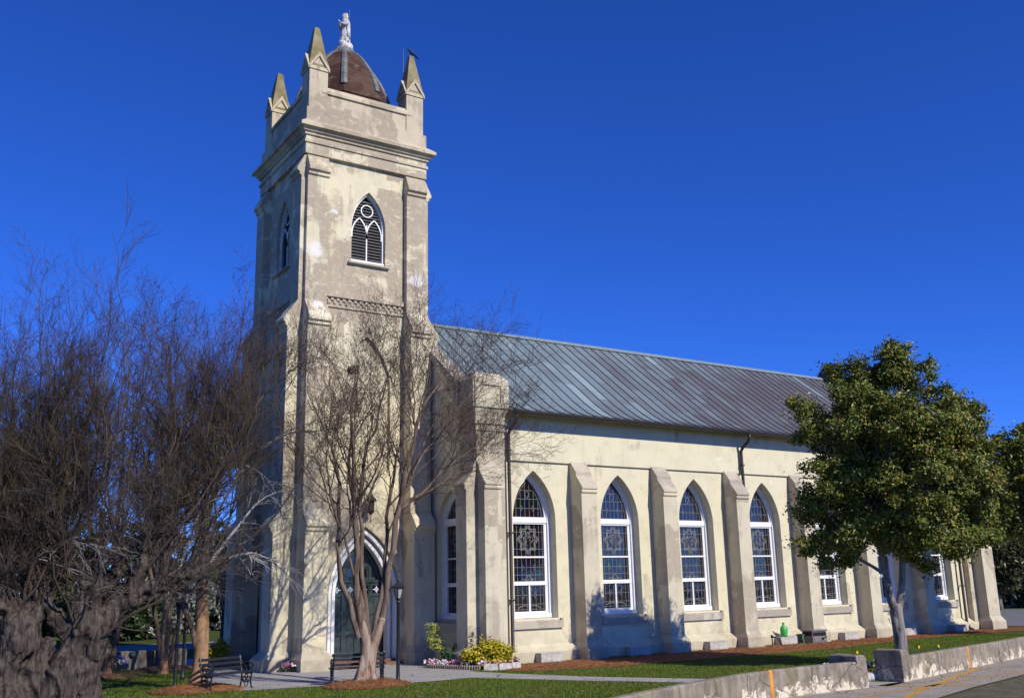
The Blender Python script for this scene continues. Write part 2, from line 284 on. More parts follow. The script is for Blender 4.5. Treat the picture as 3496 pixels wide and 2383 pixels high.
# ------------------------------------------------------------------ object helpers
def tag(o, label=None, cat=None, group=None, kind=None):
    for key, v in (('label', label), ('category', cat), ('group', group), ('kind', kind)):
        if v: o[key] = v
    return o
def empty(name, loc=(0, 0, 0), label=None, cat=None, group=None, rz=0):
    o = bpy.data.objects.new(name, None); o.empty_display_size = .3; COL.objects.link(o)
    o.location = loc; o.rotation_euler = (0, 0, rz); return tag(o, label, cat, group)
def link(name, me, parent=None):
    o = bpy.data.objects.new(name, me); COL.objects.link(o)
    if parent: o.parent = parent
    return o
def copy_tree(o, parent=None):
    c = o.copy(); COL.objects.link(c); c.parent = parent
    for ch in [x for x in bpy.data.objects if x.parent == o]: copy_tree(ch, c)
    return c
class MB:
    def __init__(s): s.v = []; s.f = []; s.mi = []
    def add(s, vs, fs, T=None, mi=0):
        n = len(s.v); s.v += [tuple(T(*p)) if T else tuple(p) for p in vs]; s.f += [tuple(i+n for i in q) for q in fs]; s.mi += [mi]*len(fs); return s
    def box(s, x0, x1, y0, y1, z0, z1, T=None, mi=0):
        vs = [(x, y, z) for z in (z0, z1) for y in (y0, y1) for x in (x0, x1)]
        return s.add(vs, [(0, 2, 3, 1), (4, 5, 7, 6), (0, 1, 5, 4), (2, 6, 7, 3), (0, 4, 6, 2), (1, 3, 7, 5)], T, mi)
    def frus(s, a, b, z0, z1, T=None, mi=0):      # a, b = (x0,x1,y0,y1)
        vs = [(a[0], a[2], z0), (a[1], a[2], z0), (a[1], a[3], z0), (a[0], a[3], z0), (b[0], b[2], z1), (b[1], b[2], z1), (b[1], b[3], z1), (b[0], b[3], z1)]
        return s.add(vs, [(3, 2, 1, 0), (4, 5, 6, 7), (0, 1, 5, 4), (1, 2, 6, 5), (2, 3, 7, 6), (3, 0, 4, 7)], T, mi)
    def prism(s, poly, a0, a1, fn, mi=0):         # poly of 2D points, extruded a0..a1; fn(p,q,a)->xyz
        n = len(poly); vs = [fn(p, q, a0) for p, q in poly] + [fn(p, q, a1) for p, q in poly]
        tri = geometry.tessellate_polygon([[Vector((p, q, 0)) for p, q in poly]])
        fs = [tuple(t) for t in tri] + [tuple(i+n for i in reversed(t)) for t in tri] + [(i, (i+1) % n, n+(i+1) % n, n+i) for i in range(n)]
        return s.add(vs, fs, None, mi)
    def lathe(s, prof, n=16, c=(0, 0), T=None, mi=0):
        vs = []; m = len(prof)
        for r, z in prof:
            for k in range(n):
                a = 2*PI*k/n; vs.append((c[0]+r*math.cos(a), c[1]+r*math.sin(a), z))
        fs = [(i*n+k, i*n+(k+1) % n, (i+1)*n+(k+1) % n, (i+1)*n+k) for i in range(m-1) for k in range(n)]
        fs += [tuple(range(n))[::-1], tuple((m-1)*n+k for k in range(n))]
        return s.add(vs, fs, T, mi)
    def tube(s, pts, rad, n=8, T=None, mi=0):
        pts = [Vector(p) for p in pts]; rr = rad if isinstance(rad, (list, tuple)) else [rad]*len(pts); vs = []; ref = None
        for i, p in enumerate(pts):
            t = (pts[min(i+1, len(pts)-1)]-pts[max(i-1, 0)]).normalized()
            if ref is None: ref = Vector((0, 0, 1)) if abs(t.z) < .9 else Vector((1, 0, 0))
            a = t.cross(ref).normalized(); b = a.cross(t); ref = b
            for k in range(n):
                th = 2*PI*k/n; vs.append(p+a*(rr[i]*math.cos(th))+b*(rr[i]*math.sin(th)))
        m = len(pts)
        fs = [(i*n+k, i*n+(k+1) % n, (i+1)*n+(k+1) % n, (i+1)*n+k) for i in range(m-1) for k in range(n)] + [tuple(range(n))[::-1], tuple((m-1)*n+k for k in range(n))]
        return s.add(vs, fs, T, mi)
    def ball(s, c, r, n=8, m=6, T=None, mi=0):
        rx, ry, rz = r if isinstance(r, tuple) else (r, r, r)
        prof = [(math.sin(PI*i/m), -math.cos(PI*i/m)) for i in range(m+1)]
        vs = [(c[0]+rx*max(a, .02)*math.cos(2*PI*k/n), c[1]+ry*max(a, .02)*math.sin(2*PI*k/n), c[2]+rz*b) for a, b in prof for k in range(n)]
        fs = [(i*n+k, i*n+(k+1) % n, (i+1)*n+(k+1) % n, (i+1)*n+k) for i in range(m) for k in range(n)]
        return s.add(vs, fs, T, mi)
    def build(s, name, mat, parent=None, smooth=False, bevel=0):
        me = bpy.data.meshes.new(name); me.from_pydata(s.v, [], s.f)
        for m_ in (mat if isinstance(mat, list) else [mat]): me.materials.append(m_)
        if isinstance(mat, list): me.polygons.foreach_set('material_index', s.mi)
        bm = bmesh.new(); bm.from_mesh(me); bmesh.ops.recalc_face_normals(bm, faces=bm.faces); bm.to_mesh(me); bm.free()
        if smooth: me.polygons.foreach_set('use_smooth', [True]*len(me.polygons))
        me.update(); o = link(name, me, parent)
        if bevel:
            b = o.modifiers.new('bevel', 'BEVEL'); b.width = bevel; b.segments = 2; b.limit_method = 'ANGLE'; b.angle_limit = .6
        return o
def np_mesh(name, V, Fq, mat, parent=None, smooth=False):
    me = bpy.data.meshes.new(name); me.from_pydata(V.tolist() if len(V) < 5 else V, [], Fq); me.materials.append(mat)
    if smooth: me.polygons.foreach_set('use_smooth', np.ones(len(me.polygons), bool))
    me.update(); return link(name, me, parent)

# arches ------------------------------------------------------------------
class Arch:
    def __init__(s, hw, zs, za): s.hw, s.zs, h = hw, zs, za-zs; s.R = (hw*hw+h*h)/(2*hw); s.c = s.R-hw
    def off(s, t):                         # t>0 goes inwards
        a = Arch.__new__(Arch); a.hw = s.hw-t; a.zs = s.zs; a.R = s.R-t; a.c = s.c; return a
    @property
    def za(s): return s.zs+math.sqrt(max(0, s.R**2-s.c**2))
    def half(s, z): return s.hw if z <= s.zs else max(0, math.sqrt(max(0, s.R**2-(z-s.zs)**2))-s.c)
    def pts(s, z0, n=10):                  # bottom-left, up and over, bottom-right
        am = math.acos(s.c/s.R); L = [(-s.half_a(am*i/n), s.zs+s.R*math.sin(am*i/n)) for i in range(n+1)]
        return [(-s.hw, z0)] + L + [(-u, z) for u, z in reversed(L[:-1])] + [(s.hw, z0)]
    def half_a(s, a): return s.R*math.cos(a)-s.c
def face_T(kind, plane, c):
    """u along the wall (left to right seen from outside), d outwards, z up"""
    if kind == 'S': return lambda u, d, z: (c+u, plane-d, z)
    return lambda u, d, z: (plane-d, c-u, z)
def ring(mb, o, i, d0, d1, T):             # open frame between outlines o and i, front at d1
    n = len(o)
    vs = [(u, d1, z) for u, z in o]+[(u, d1, z) for u, z in i]+[(u, d0, z) for u, z in o]+[(u, d0, z) for u, z in i]
    fs = []
    for k in range(n-1): fs += [(k, k+1, n+k+1, n+k), (2*n+k, 2*n+k+1, k+1, k), (n+k, n+k+1, 3*n+k+1, 3*n+k)]
    fs += [(0, n, 3*n, 2*n), (n-1, 2*n-1, 4*n-1, 3*n-1)]
    mb.add(vs, fs, T)
def holed_wall(mb, outer, holes, depth, T, mi=0):
    loops = [[Vector((u, z, 0)) for u, z in lp] for lp in [outer]+holes]
    flatp = [p for lp in loops for p in lp]; tri = geometry.tessellate_polygon(loops)
    mb.add([(p.x, 0, p.y) for p in flatp], [tuple(t) for t in tri], T, mi)
    for h in holes:
        n = len(h); mb.add([(u, 0, z) for u, z in h]+[(u, -depth, z) for u, z in h], [(k, (k+1) % n, n+(k+1) % n, n+k) for k in range(n)], T, mi)
def strip(mb, pts, w_, d, T):
    for (a, b), (c, e) in zip(pts[:-1], pts[1:]):
        L = math.hypot(c-a, e-b)
        if L < 1e-5: continue
        nx, nz = -(e-b)/L*w_/2, (c-a)/L*w_/2
        mb.add([(a+nx, d, b+nz), (a-nx, d, b-nz), (c-nx, d, e-nz), (c+nx, d, e+nz), (a+nx, d+.012, b+nz), (a-nx, d+.012, b-nz), (c-nx, d+.012, e-nz), (c+nx, d+.012, e+nz)],
               [(4, 5, 6, 7), (0, 4, 7, 3), (1, 2, 6, 5), (0, 1, 5, 4), (3, 7, 6, 2)], T)

# ------------------------------------------------------------------ ground
def sheet(name, pts, z, mat, kind='structure'):
    mb = MB(); tri = geometry.tessellate_polygon([[Vector((x, y, 0)) for x, y in pts]])
    mb.add([(x, y, z) for x, y in pts], [tuple(t) for t in tri]); o = mb.build(name, mat); o['kind'] = kind
    me = o.data
    if me.polygons and me.polygons[0].normal.z < 0: me.flip_normals()
    return o
def smooth_poly(pts, n=2):
    for _ in range(n):
        q = []
        for i in range(len(pts)):
            a, b = pts[i], pts[(i+1) % len(pts)]
            q += [(a[0]*.75+b[0]*.25, a[1]*.75+b[1]*.25), (a[0]*.25+b[0]*.75, a[1]*.25+b[1]*.75)]
        pts = q
    return pts
sheet('lawn', [(-900, -900), (900, -900), (900, 900), (-900, 900)], 0, M['lawn'])
PATH = [(-4.9, -3.9), (-3.9, -4.9), (-3.1, -5.25), (-1.2, -5.65), (0, -6.55), (1.5, -6.65), (2.84, -6.6), (4.5, -9.6), (6.28, -12.4), (7.4, -14.3), (8.2, -15.4), (8.7, -16.0), (9.7, -15.75), (8.7, -14.3), (7.2, -11.9), (5.35, -8.9), (4.35, -6.3), (3.95, -4.9), (4.4, -3.0), (4.9, -0.5), (4.9, .5), (-.7, .5), (-.7, 9), (-2.3, 9), (-2.2, 3), (-3.0, -1.0), (-4.2, -3.0)]
sheet('path', PATH, .008, M['path'])
MULCH = smooth_poly([(5.3, -3.2), (5.0, -5.1), (4.7, -5.7), (5.2, -6.2), (6.1, -6.45), (7.5, -6.85), (9.3, -6.6), (11.2, -6.65), (13.5, -6.5), (15.8, -6.75), (18.6, -6.6), (22.6, -5.75), (27, -5.3), (37, -5.6), (37, -3.2)], 2)
sheet('mulch_bed', MULCH, .012, M['mulch'])
sheet('road', [(-90, 15.8), (30, 15.8), (36, 2), (36.5, -3.2), (120, -3.4), (120, 9.5), (60, 10.2), (48, 22.5), (-90, 22.5)], .008, M['asphalt'])
PAVE = [(-40, -40), (-6, -20.2), (-.77, -17.55), (3.29, -16.15), (5.47, -15.8), (8.04, -15.8), (9.7, -15.6), (11.15, -15.3), (14.09, -14.55), (18.5, -13.5), (40, -8.6), (60, -5), (62, -8), (40, -12), (24, -15.0), (13.25, -16.63), (9.79, -17.45), (7.24, -18.2), (2, -19.6), (-6, -23.5), (-36, -44)]
sheet('pavement', PAVE, .008, M['pave'])
sheet('grass_verge', [(-36, -44), (-6, -23.6), (2, -19.7), (7.24, -18.3), (9.79, -17.55), (13.25, -16.73), (24, -15.1), (40, -12.1), (60, -9), (60, -30), (0, -50)], .004, M['verge'])
def paint(pts, wd, name='pavement_marking'):
    mb = MB(); n = len(pts); vs = []
    for i, (x, y) in enumerate(pts):
        a = pts[max(i-1, 0)]; b = pts[min(i+1, n-1)]; L = math.hypot(b[0]-a[0], b[1]-a[1]); nx, ny = -(b[1]-a[1])/L*wd/2, (b[0]-a[0])/L*wd/2
        vs += [(x+nx, y+ny, .0125), (x-nx, y-ny, .0125)]
    mb.add(vs, [(2*i, 2*i+1, 2*i+3, 2*i+2) for i in range(n-1)]); o = mb.build(name, M['yellowpaint']); o['kind'] = 'structure'
def spline(pts, k=6):
    P = [Vector(tuple(p)+(0,)*(3-len(p))) for p in pts]; out = []
    for i in range(len(P)-1):
        a, b, c, d = P[max(i-1, 0)], P[i], P[i+1], P[min(i+2, len(P)-1)]
        for j in range(k):
            t = j/k; out.append(.5*((2*b)+(c-a)*t+(2*a-5*b+4*c-d)*t*t+(3*b-a-3*c+d)*t**3))
    return out+[P[-1]]
for pts, wd in (([(14.03, -14.86), (10.02, -16.42), (8.64, -16.94), (6.86, -17.75)], .16), ([(15.5, -16.0), (14.08, -16.12), (11.59, -16.32), (9.66, -16.6), (8.43, -16.76), (6.09, -17.1), (2, -18.4)], .10),
                ([(8.69, -16.05), (9.25, -16.66), (10.2, -17.15)], .15), ([(14.09, -14.8), (15.6, -15.4), (17.5, -15.9)], .06)):
    paint([(p.x, p.y) for p in spline(pts)], wd)

# ------------------------------------------------------------------ the church
CH = empty('church', (0, 0, 0), 'cream stucco church with a square bell tower and a long patina green copper roof', 'church')
CX = CY = 2.48; TW = 4.96
SX = lambda p, q, a: (a, p, q)             # profile (y,z) extruded along x
SY = lambda p, q, a: (p, a, q)             # profile (x,z) extruded along y
# tower core with openings
tw = MB()
LOU = Arch(.69, 15.55, 17.0); BLI = Arch(.93, 9.6, 11.4); DOO = Arch(1.36, 2.25, 4.6)
for kind, pl, c in (('S', .15, 2.60), ('W', .15, 2.50)):
    T = face_T(kind, pl, c); s = 1 if kind == 'S' else 1
    lo, hi = (-2.45, 2.26) if kind == 'S' else (-2.35, 2.35)
    holed_wall(tw, [(lo, 0), (hi, 0), (hi, 17.98), (lo, 17.98)],
               [LOU.pts(14.2), BLI.pts(6.5), DOO.pts(.02)], .30, T)
    tw.add([(-1.1, -.14, 6.3), (1.1, -.14, 6.3), (1.1, -.14, 11.6), (-1.1, -.14, 11.6)], [(0, 1, 2, 3)], T)   # back of the blind arch
tw.box(.15, 4.81, 4.6, 4.81, 0, 17.98); tw.box(4.6, 4.81, .152, 4.6, 0, 17.98)
tw.build('tower_wall', M['tower'], CH)
fr = MB(); fr.box(0, TW, 0, TW, 17.98, 19.30); fr.build('frieze', M['tower'], CH)
# cornice
co = MB()
def band(e, z0, z1, e2=None): co.frus((-e, TW+e, -e, TW+e), (-(e2 if e2 is not None else e), TW+(e2 if e2 is not None else e), -(e2 if e2 is not None else e), TW+(e2 if e2 is not None else e)), z0, z1)
band(.05, 18.40, 18.50); band(.06, 18.70, 18.76); band(.06, 18.76, 18.82, .13); band(.14, 18.82, 18.87); band(.14, 18.87, 18.95, .22); band(.287, 18.95, 19.07); band(.287, 19.07, 19.31, .005)
co.build('cornice', M['tower_top'], CH)
pa_ = MB(); pa_.box(.002, TW-.002, .002, TW-.002, 19.305, 19.82)
for a in (0, 1):
    for b in (0, 1):
        if a == 0:
            y0, y1 = (.15, .40) if b == 0 else (4.56, 4.81); pa_.box(.6, 4.36, y0, y1, 19.82, 20.57)
            yy = (y0-.07, y1+.05) if b == 0 else (y0-.05, y1+.07); pa_.box(.6, 4.36, yy[0], yy[1], 20.57, 20.68); pa_.frus((.6, 4.36, yy[0], yy[1]), (.6, 4.36, yy[0]+.1, yy[1]-.1), 20.68, 20.86)
        else:
            x0, x1 = (.15, .40) if b == 0 else (4.56, 4.81); pa_.box(x0, x1, .6, 4.36, 19.82, 20.57)
            xx = (x0-.07, x1+.05) if b == 0 else (x0-.05, x1+.07); pa_.box(xx[0], xx[1], .6, 4.36, 20.57, 20.68); pa_.frus((xx[0], xx[1], .6, 4.36), (xx[0]+.1, xx[1]-.1, .6, 4.36), 20.68, 20.86)
pa_.build('parapet', M['tower_top'], CH)
# pinnacles
for px, py in ((.467, .467), (4.5, .467), (.467, 4.5), (4.5, 4.5)):
    p = MB(); h = .365; p.box(px-h, px+h, py-h, py+h, 19.82, 21.52)
    g = [(-.40, 21.45), (-.40, 21.56), (0, 22.22), (.40, 21.56), (.40, 21.45), (0, 22.02)]
    g2 = [(-.365, 21.50), (0, 22.10), (.365, 21.50)]
    for fn in ((lambda q, z, a: (px+q, py+a, z)), (lambda q, z, a: (px+a, py+q, z))):
        p.prism(g2, -.367, .367, fn); p.prism(g, -.43, .43, fn)
    po = p.build('pinnacle', M['tower_top'], CH)
    s_ = MB(); s_.frus((px-.385, px+.385, py-.385, py+.385), (px-.095, px+.095, py-.095, py+.095), 21.60, 23.36)
    s_.frus((px-.095, px+.095, py-.095, py+.095), (px-.03, px+.03, py-.03, py+.03), 23.36, 23.42)
    s_.build('spirelet', M['moss'], po)
for x, y, z0, z1 in ((.70, 4.6, 22.6, 23.5), (4.25, .62, 22.7, 23.75), (2.72, 2.6, 25.0, 26.1), (13.2, 2.48, 12.9, 13.5), (21.5, 2.48, 12.9, 13.5)):
    MB().tube([(x, y, z0), (x, y, z1)], [.012, .006], 5).build('lightning_rod', M['lead'], CH)
# dome
def octa(mb, prof, rot=PI/8, mi=0):
    vs = []; n = 8
    for a, z in prof:
        r = a/math.cos(PI/8)
        for k in range(n): vs.append((CX+r*math.cos(rot+k*PI/4), CY+r*math.sin(rot+k*PI/4), z))
    m = len(prof); mb.add(vs, [(i*n+k, i*n+(k+1) % n, (i+1)*n+(k+1) % n, (i+1)*n+k) for i in range(m-1) for k in range(n)]+[tuple((m-1)*n+k for k in range(n))], None, mi)
DP = []
for i in range(11):
    t = i/10; z = 21.6+2.3*t; a = .36+1.36*max(0, 1-t**1.42)**.80; DP.append((a, z))
d = MB(); octa(d, [(1.76, 20.2), (1.76, 21.22), (1.80, 21.24), (1.80, 21.3), (1.76, 21.32), (1.74, 21.6)]+DP); do = d.build('dome', M['dome'], CH)
for k in range(8):
    rb = MB(); an = PI/8+k*PI/4; ca, sa = math.cos(an), math.sin(an); vs = []
    for a, z in DP[0:]:
        r = a/math.cos(PI/8)
        for u_, e in ((-.15, -.10), (-.12, .03), (0, .075), (.12, .03), (.15, -.10)):
            u_ *= (.55+.45*a/1.7); vs.append((CX+ca*(r+e)-sa*u_, CY+sa*(r+e)+ca*u_, z))
    rb.add(vs, [(i*5+j, i*5+j+1, i*5+6+j, i*5+5+j) for i in range(len(DP)-1) for j in range(4)]+[(0, 1, 2, 3, 4)])
    rb.build('rib', M['ribs'], do)
MB().lathe([(.46, 23.80), (.47, 23.90), (.42, 24.0), (.36, 24.06)], 16, (CX, CY)).build('cap', M['lead'], do)
# tower buttresses
def butt_prof(sgn=1, full=True, b=0.30):
    P_ = [(-b, 0), (1.0, 0), (1.0, .36), (.74, .60), (.72, .62), (.72, 4.36), (.79, 4.40), (.79, 4.50), (.86, 4.54), (.86, 4.62), (.45, 5.10), (.45, 11.42), (.52, 11.46), (.52, 11.55), (.60, 11.60), (.60, 11.70), (.10, 12.42),
          (.10, 17.10), (.17, 17.14), (.17, 17.24), (.26, 17.29), (.26, 17.38), (.0, 17.92), (-b, 17.92)]
    if not full:
        P_ = [(-b, 9.0), (.45, 9.0)]+P_[11:]
    return P_
for a0, a1 in ((.08, .90), (4.06, 4.88)):
    o = MB().prism([(-p, z) for p, z in butt_prof()], a0, a1, SX).build('buttress', M['tower'], CH, bevel=.012)
    pl = MB(); pl.frus((a0-.14, a1+.14, -1.012, .1), (a0-.14, a1+.14, -1.012, .1), .0, .362); pl.frus((a0-.14, a1+.14, -1.012, .1), (a0-.003, a1+.003, -.743, .1), .362, .612); pl.build('plinth', M['butt'], o)
    o = MB().prism([(-p, z) for p, z in butt_prof()], a0, a1, SY).build('buttress', M['tower'], CH, bevel=.012)
    pl = MB(); pl.frus((-1.010, .1, a0-.14, a1+.14), (-1.010, .1, a0-.14, a1+.14), .0, .361); pl.frus((-1.010, .1, a0-.14, a1+.14), (-.743, .1, a0-.003, a1+.003), .361, .611); pl.build('plinth', M['butt'], o)
    MB().prism([(TW+p, z) for p, z in butt_prof(full=False)], a0, a1, SY).build('buttress', M['tower'], CH)
    MB().prism([(TW+p, z) for p, z in butt_prof(full=False)], a0, a1, SX).build('buttress', M['tower'], CH)
# dentil band
de = MB()
for T, w0, w1 in ((face_T('S', .15, 0), .92, 4.05), (lambda u, d_, z: (.15-d_, u, z), .92, 4.05)):
    for z0, z1, e in ((12.70, 12.86, .10), (12.32, 12.40, .05)): de.box(w0, w1, 0, e, z0, z1, T)
    n = 14; st = (w1-w0)/n
    for i in range(n):
        de.box(w0+i*st, w0+(i+.5)*st, .0, .055, 12.58, 12.70, T); de.box(w0+(i+.5)*st, w0+(i+1)*st, 0, .04, 12.46, 12.58, T)
de.build('dentil_band', M['tower'], CH)

# windows ------------------------------------------------------------------
def louvre_window(kind, c):
    T = face_T(kind, .15, c); A = LOU.off(.0); f = MB(); ring(f, A.pts(14.2), A.off(.065).pts(14.2), -.30, -.14, T)
    f.box(-.69, .69, -.30, -.08, 14.2, 14.30, T); f.box(-.022, .022, -.25, -.17, 14.3, 15.75, T)
    I = A.off(.065); zc, rc = 16.30, .235
    circ = [(rc*math.cos(2*PI*k/20), zc+rc*math.sin(2*PI*k/20)) for k in range(21)]; strip2 = lambda pts, w_: [strip(f, pts, w_, -.19, T), strip(f, pts, w_, -.175, T)]
    strip2(circ, .04)
    for s in (-1, 1):
        B = Arch(.30, 15.35, 15.98); strip2([(s*.30+u, z) for u, z in B.pts(15.2, 8)], .045)
    o = f.build('belfry_window', M['white'], CH)
    L = MB(); z = 14.38
    while z < 16.7:
        hw = I.half(z+.05)
        if hw > .05:
            L.add([(-hw, -.30, z+.10), (hw, -.30, z+.10), (hw, -.19, z), (-hw, -.19, z), (-hw, -.30, z+.12), (hw, -.30, z+.12), (hw, -.185, z+.02), (-hw, -.185, z+.02)],
                  [(0, 1, 2, 3), (4, 7, 6, 5), (3, 2, 6, 7), (0, 4, 5, 1)], T)
        z += .118
    L.build('louvre_slats', M['louvre'], o)
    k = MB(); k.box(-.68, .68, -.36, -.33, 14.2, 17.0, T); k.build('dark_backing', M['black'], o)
    s = MB(); s.prism([(.0, 14.05), (.13, 14.08), (.13, 14.14), (-.28, 14.22), (-.28, 14.05)], -.82, .82, (lambda d_, z, a: T(a, d_, z))); s.build('sill', M['cap'], o)
louvre_window('S', 2.60); louvre_window('W', 2.50)

def star(cx, cz, r, r2):
    return [(cx+(r if k % 2 == 0 else r2)*math.sin(PI*k/8), cz+(r*1.12 if k % 2 == 0 else r2*1.12)*math.cos(PI*k/8)) for k in range(17)]
def nave_window(kind, plane, c, A, z0, seed):
    rr = random.Random(seed); T = face_T(kind, plane, c)
    f = MB(); z1 = z0+.02
    ring(f, A.pts(z1), A.off(.12).pts(z1), -.50, -.33, T)
    B = A.off(.12); ring(f, B.pts(z1), B.off(.07).pts(z1), -.50, -.40, T)
    C = B.off(.07); hw = C.hw
    f.box(-A.hw, A.hw, -.5, -.30, z1, z1+.13, T)
    ztr, zm, zl = z0+3.22, z0+2.02, z0+1.10
    f.box(-hw-.05, hw+.05, -.5, -.345, ztr, ztr+.19, T); f.box(-hw, hw, -.5, -.375, ztr-.05, ztr, T)
    f.box(-hw, hw, -.5, -.41, zm, zm+.055, T); f.box(-hw-.02, hw+.02, -.5, -.385, zl, zl+.13, T)
    for s in (-1, 1): f.box(s*hw-.045, s*hw+.045, -.5, -.405, z1+.13, ztr, T)
    f.box(-.03, .03, -.5, -.41, z1+.13, zl, T); f.box(-hw, hw, -.5, -.40, z1+.13, z1+.21, T)
    o = f.build('window', M['white'], CH)
    g = MB(); pts = C.pts(z1+.1); n = len(pts); tri = geometry.tessellate_polygon([[Vector((u, z, 0)) for u, z in pts]]); g.add([(u, -.455, z) for u, z in pts], [tuple(t) for t in tri], T); g.build('pane', M['glass'], o)
    L = MB(); W_ = .011; D = -.452; hi = hw-.05
    def grid(za, zb, rows):
        st = 2*hi/7
        for k in range(1, 7):
            u = -hi+k*st
            top = zb
            while top > za and C.half(top)-.05 < abs(u): top -= .03
            if top > za: strip(L, [(u, za), (u, top)], W_, D, T)
        for r in rows:
            h_ = min(hi, C.half(r)-.04); strip(L, [(-h_, r), (h_, r)], W_, D, T)
        for s in (-1, 1): strip(L, [(s*(hi-.05), za), (s*(hi-.05), min(zb, C.zs))], W_, D, T)
    def dia(u, z, a=.055, b=.10): strip(L, [(u-a, z), (u, z+b), (u+a, z), (u, z-b), (u-a, z)], W_, D, T)
    grid(ztr+.19, C.za-.08, [ztr+.5, ztr+.82, ztr+1.12]); dia(-.25, ztr+.5); dia(.25, ztr+.5); dia(0, ztr+.98, .09, .15)
    ia = C.off(.09); strip(L, [(u, z) for u, z in ia.pts(ztr+.19, 12)], W_, D, T)
    zc = (zm+ztr)/2+.03; grid(zm+.05, ztr-.05, [zm+.3, zm+.88])
    strip(L, star(0, zc, .46, .33), .02, D+.004, T); strip(L, star(0, zc, .38, .27), .02, D+.004, T)
    for k in range(16):
        a, r = rr.uniform(0, 2*PI), rr.uniform(.0, .26); b = a+rr.uniform(.5, 1.5); r2 = rr.uniform(.08, .3)
        strip(L, [(r*math.cos(a), zc+r*math.sin(a)), (r2*math.cos((a+b)/2), zc+r2*math.sin((a+b)/2)), (r2*math.cos(b), zc+r2*math.sin(b))], W_, D+.002, T)
    grid(zl+.13, zm, [zl+.35, zl+.60]); dia(-.25, zl+.60); dia(.25, zl+.60); strip(L, [(-.16, zl+.15), (0, zl+.36), (.16, zl+.15)], .018, D+.004, T)
    strip(L, [(-.3, zl+.17), (-.2, zl+.22), (-.08, zl+.15), (0, zl+.2), (.08, zl+.15), (.2, zl+.22), (.3, zl+.17)], W_, D, T)
    grid(z1+.2, zl, [z1+.28, z1+.45, z1+.75]); dia(-.25, z1+.75); dia(.25, z1+.75); strip(L, [(-.45, z1+.33), (-.3, z1+.40), (.3, z1+.40), (.45, z1+.33)], .018, D+.004, T)
    L.build('leading', M['came'], o)
    s = MB(); hs_ = A.hw+.10
    s.prism([(-.33, z0-.32), (.09, z0-.32), (.09, z0-.09), (.02, z0-.06), (-.33, z0+.015)], -hs_, hs_, (lambda d_, z, a: T(a, d_, z)))
    for sg in (-1, 1): s.box(sg*hs_-.05, sg*hs_+.05, -.02, .092, z0-.321, z0+.0, T)
    s.build('sill', M['cap'], o)
NY = -3.22; S_ = 3.793; WX = [7.43+S_*i for i in range(7)]; WA = Arch(.89, 4.70, 6.39); Z0 = 1.40
nw = MB(); T0 = face_T('S', NY, 0)
holed_wall(nw, [(5.05, 0), (33.0, 0), (33.0, 6.70), (5.05, 6.70)], [[(u+x, z) for u, z in WA.pts(Z0)] for x in WX], .33, T0)
nw.box(5.05, 33.0, -3.30, -2.9, 6.70, 8.35)
GX = 5.0; GA = Arch(.98, 4.45, 5.78)
Tg = face_T('W', GX, -1.66)
holed_wall(nw, [(-1.9-1.66-.0+1.66, 0), (1.6, 0), (1.6, 8.9), (-1.9, 10.9)], [GA.pts(Z0)], .33, Tg)
nw.add([(5.0, .24, 0), (5.0, 8.2, 0), (5.0, 8.2, 9.0), (5.0, 2.48, 12.6), (5.0, .24, 10.9)], [(0, 1, 2, 3, 4)])
nw.prism([(-3.22, 8.9), (-3.22, 8.3), (.24, 10.88), (.24, 11.0), (2.48, 12.75), (2.48, 12.5)], 5.001, 5.2, SX)
nw.box(5.1, 33.0, 8.0, 8.2, 0, 8.3)
nw.build('nave_wall', M['nave'], CH)
gm = MB(); gm.prism([(-3.2, 0), (8.2, 0), (8.2, 8.4), (2.48, 12.7), (-3.2, 8.4)], 32.8, 33.05, SX); gm.build('end_gable', M['nave'], CH)
np_ = MB(); np_.prism([(-3.1, 0), (-3.52, 0), (-3.52, .34), (-3.225, .56), (-3.1, .56)], 5.2, 33.0, SX); np_.prism([(5.1, 0), (4.68, 0), (4.68, .34), (4.995, .56), (5.1, .56)], -3.0, 8.2, SY); np_.build('plinth', M['nave'], CH)
for i, x in enumerate(WX): nave_window('S', NY, x, WA, Z0, 20+i)
nave_window('W', GX-.15, -1.66, GA, Z0, 40)
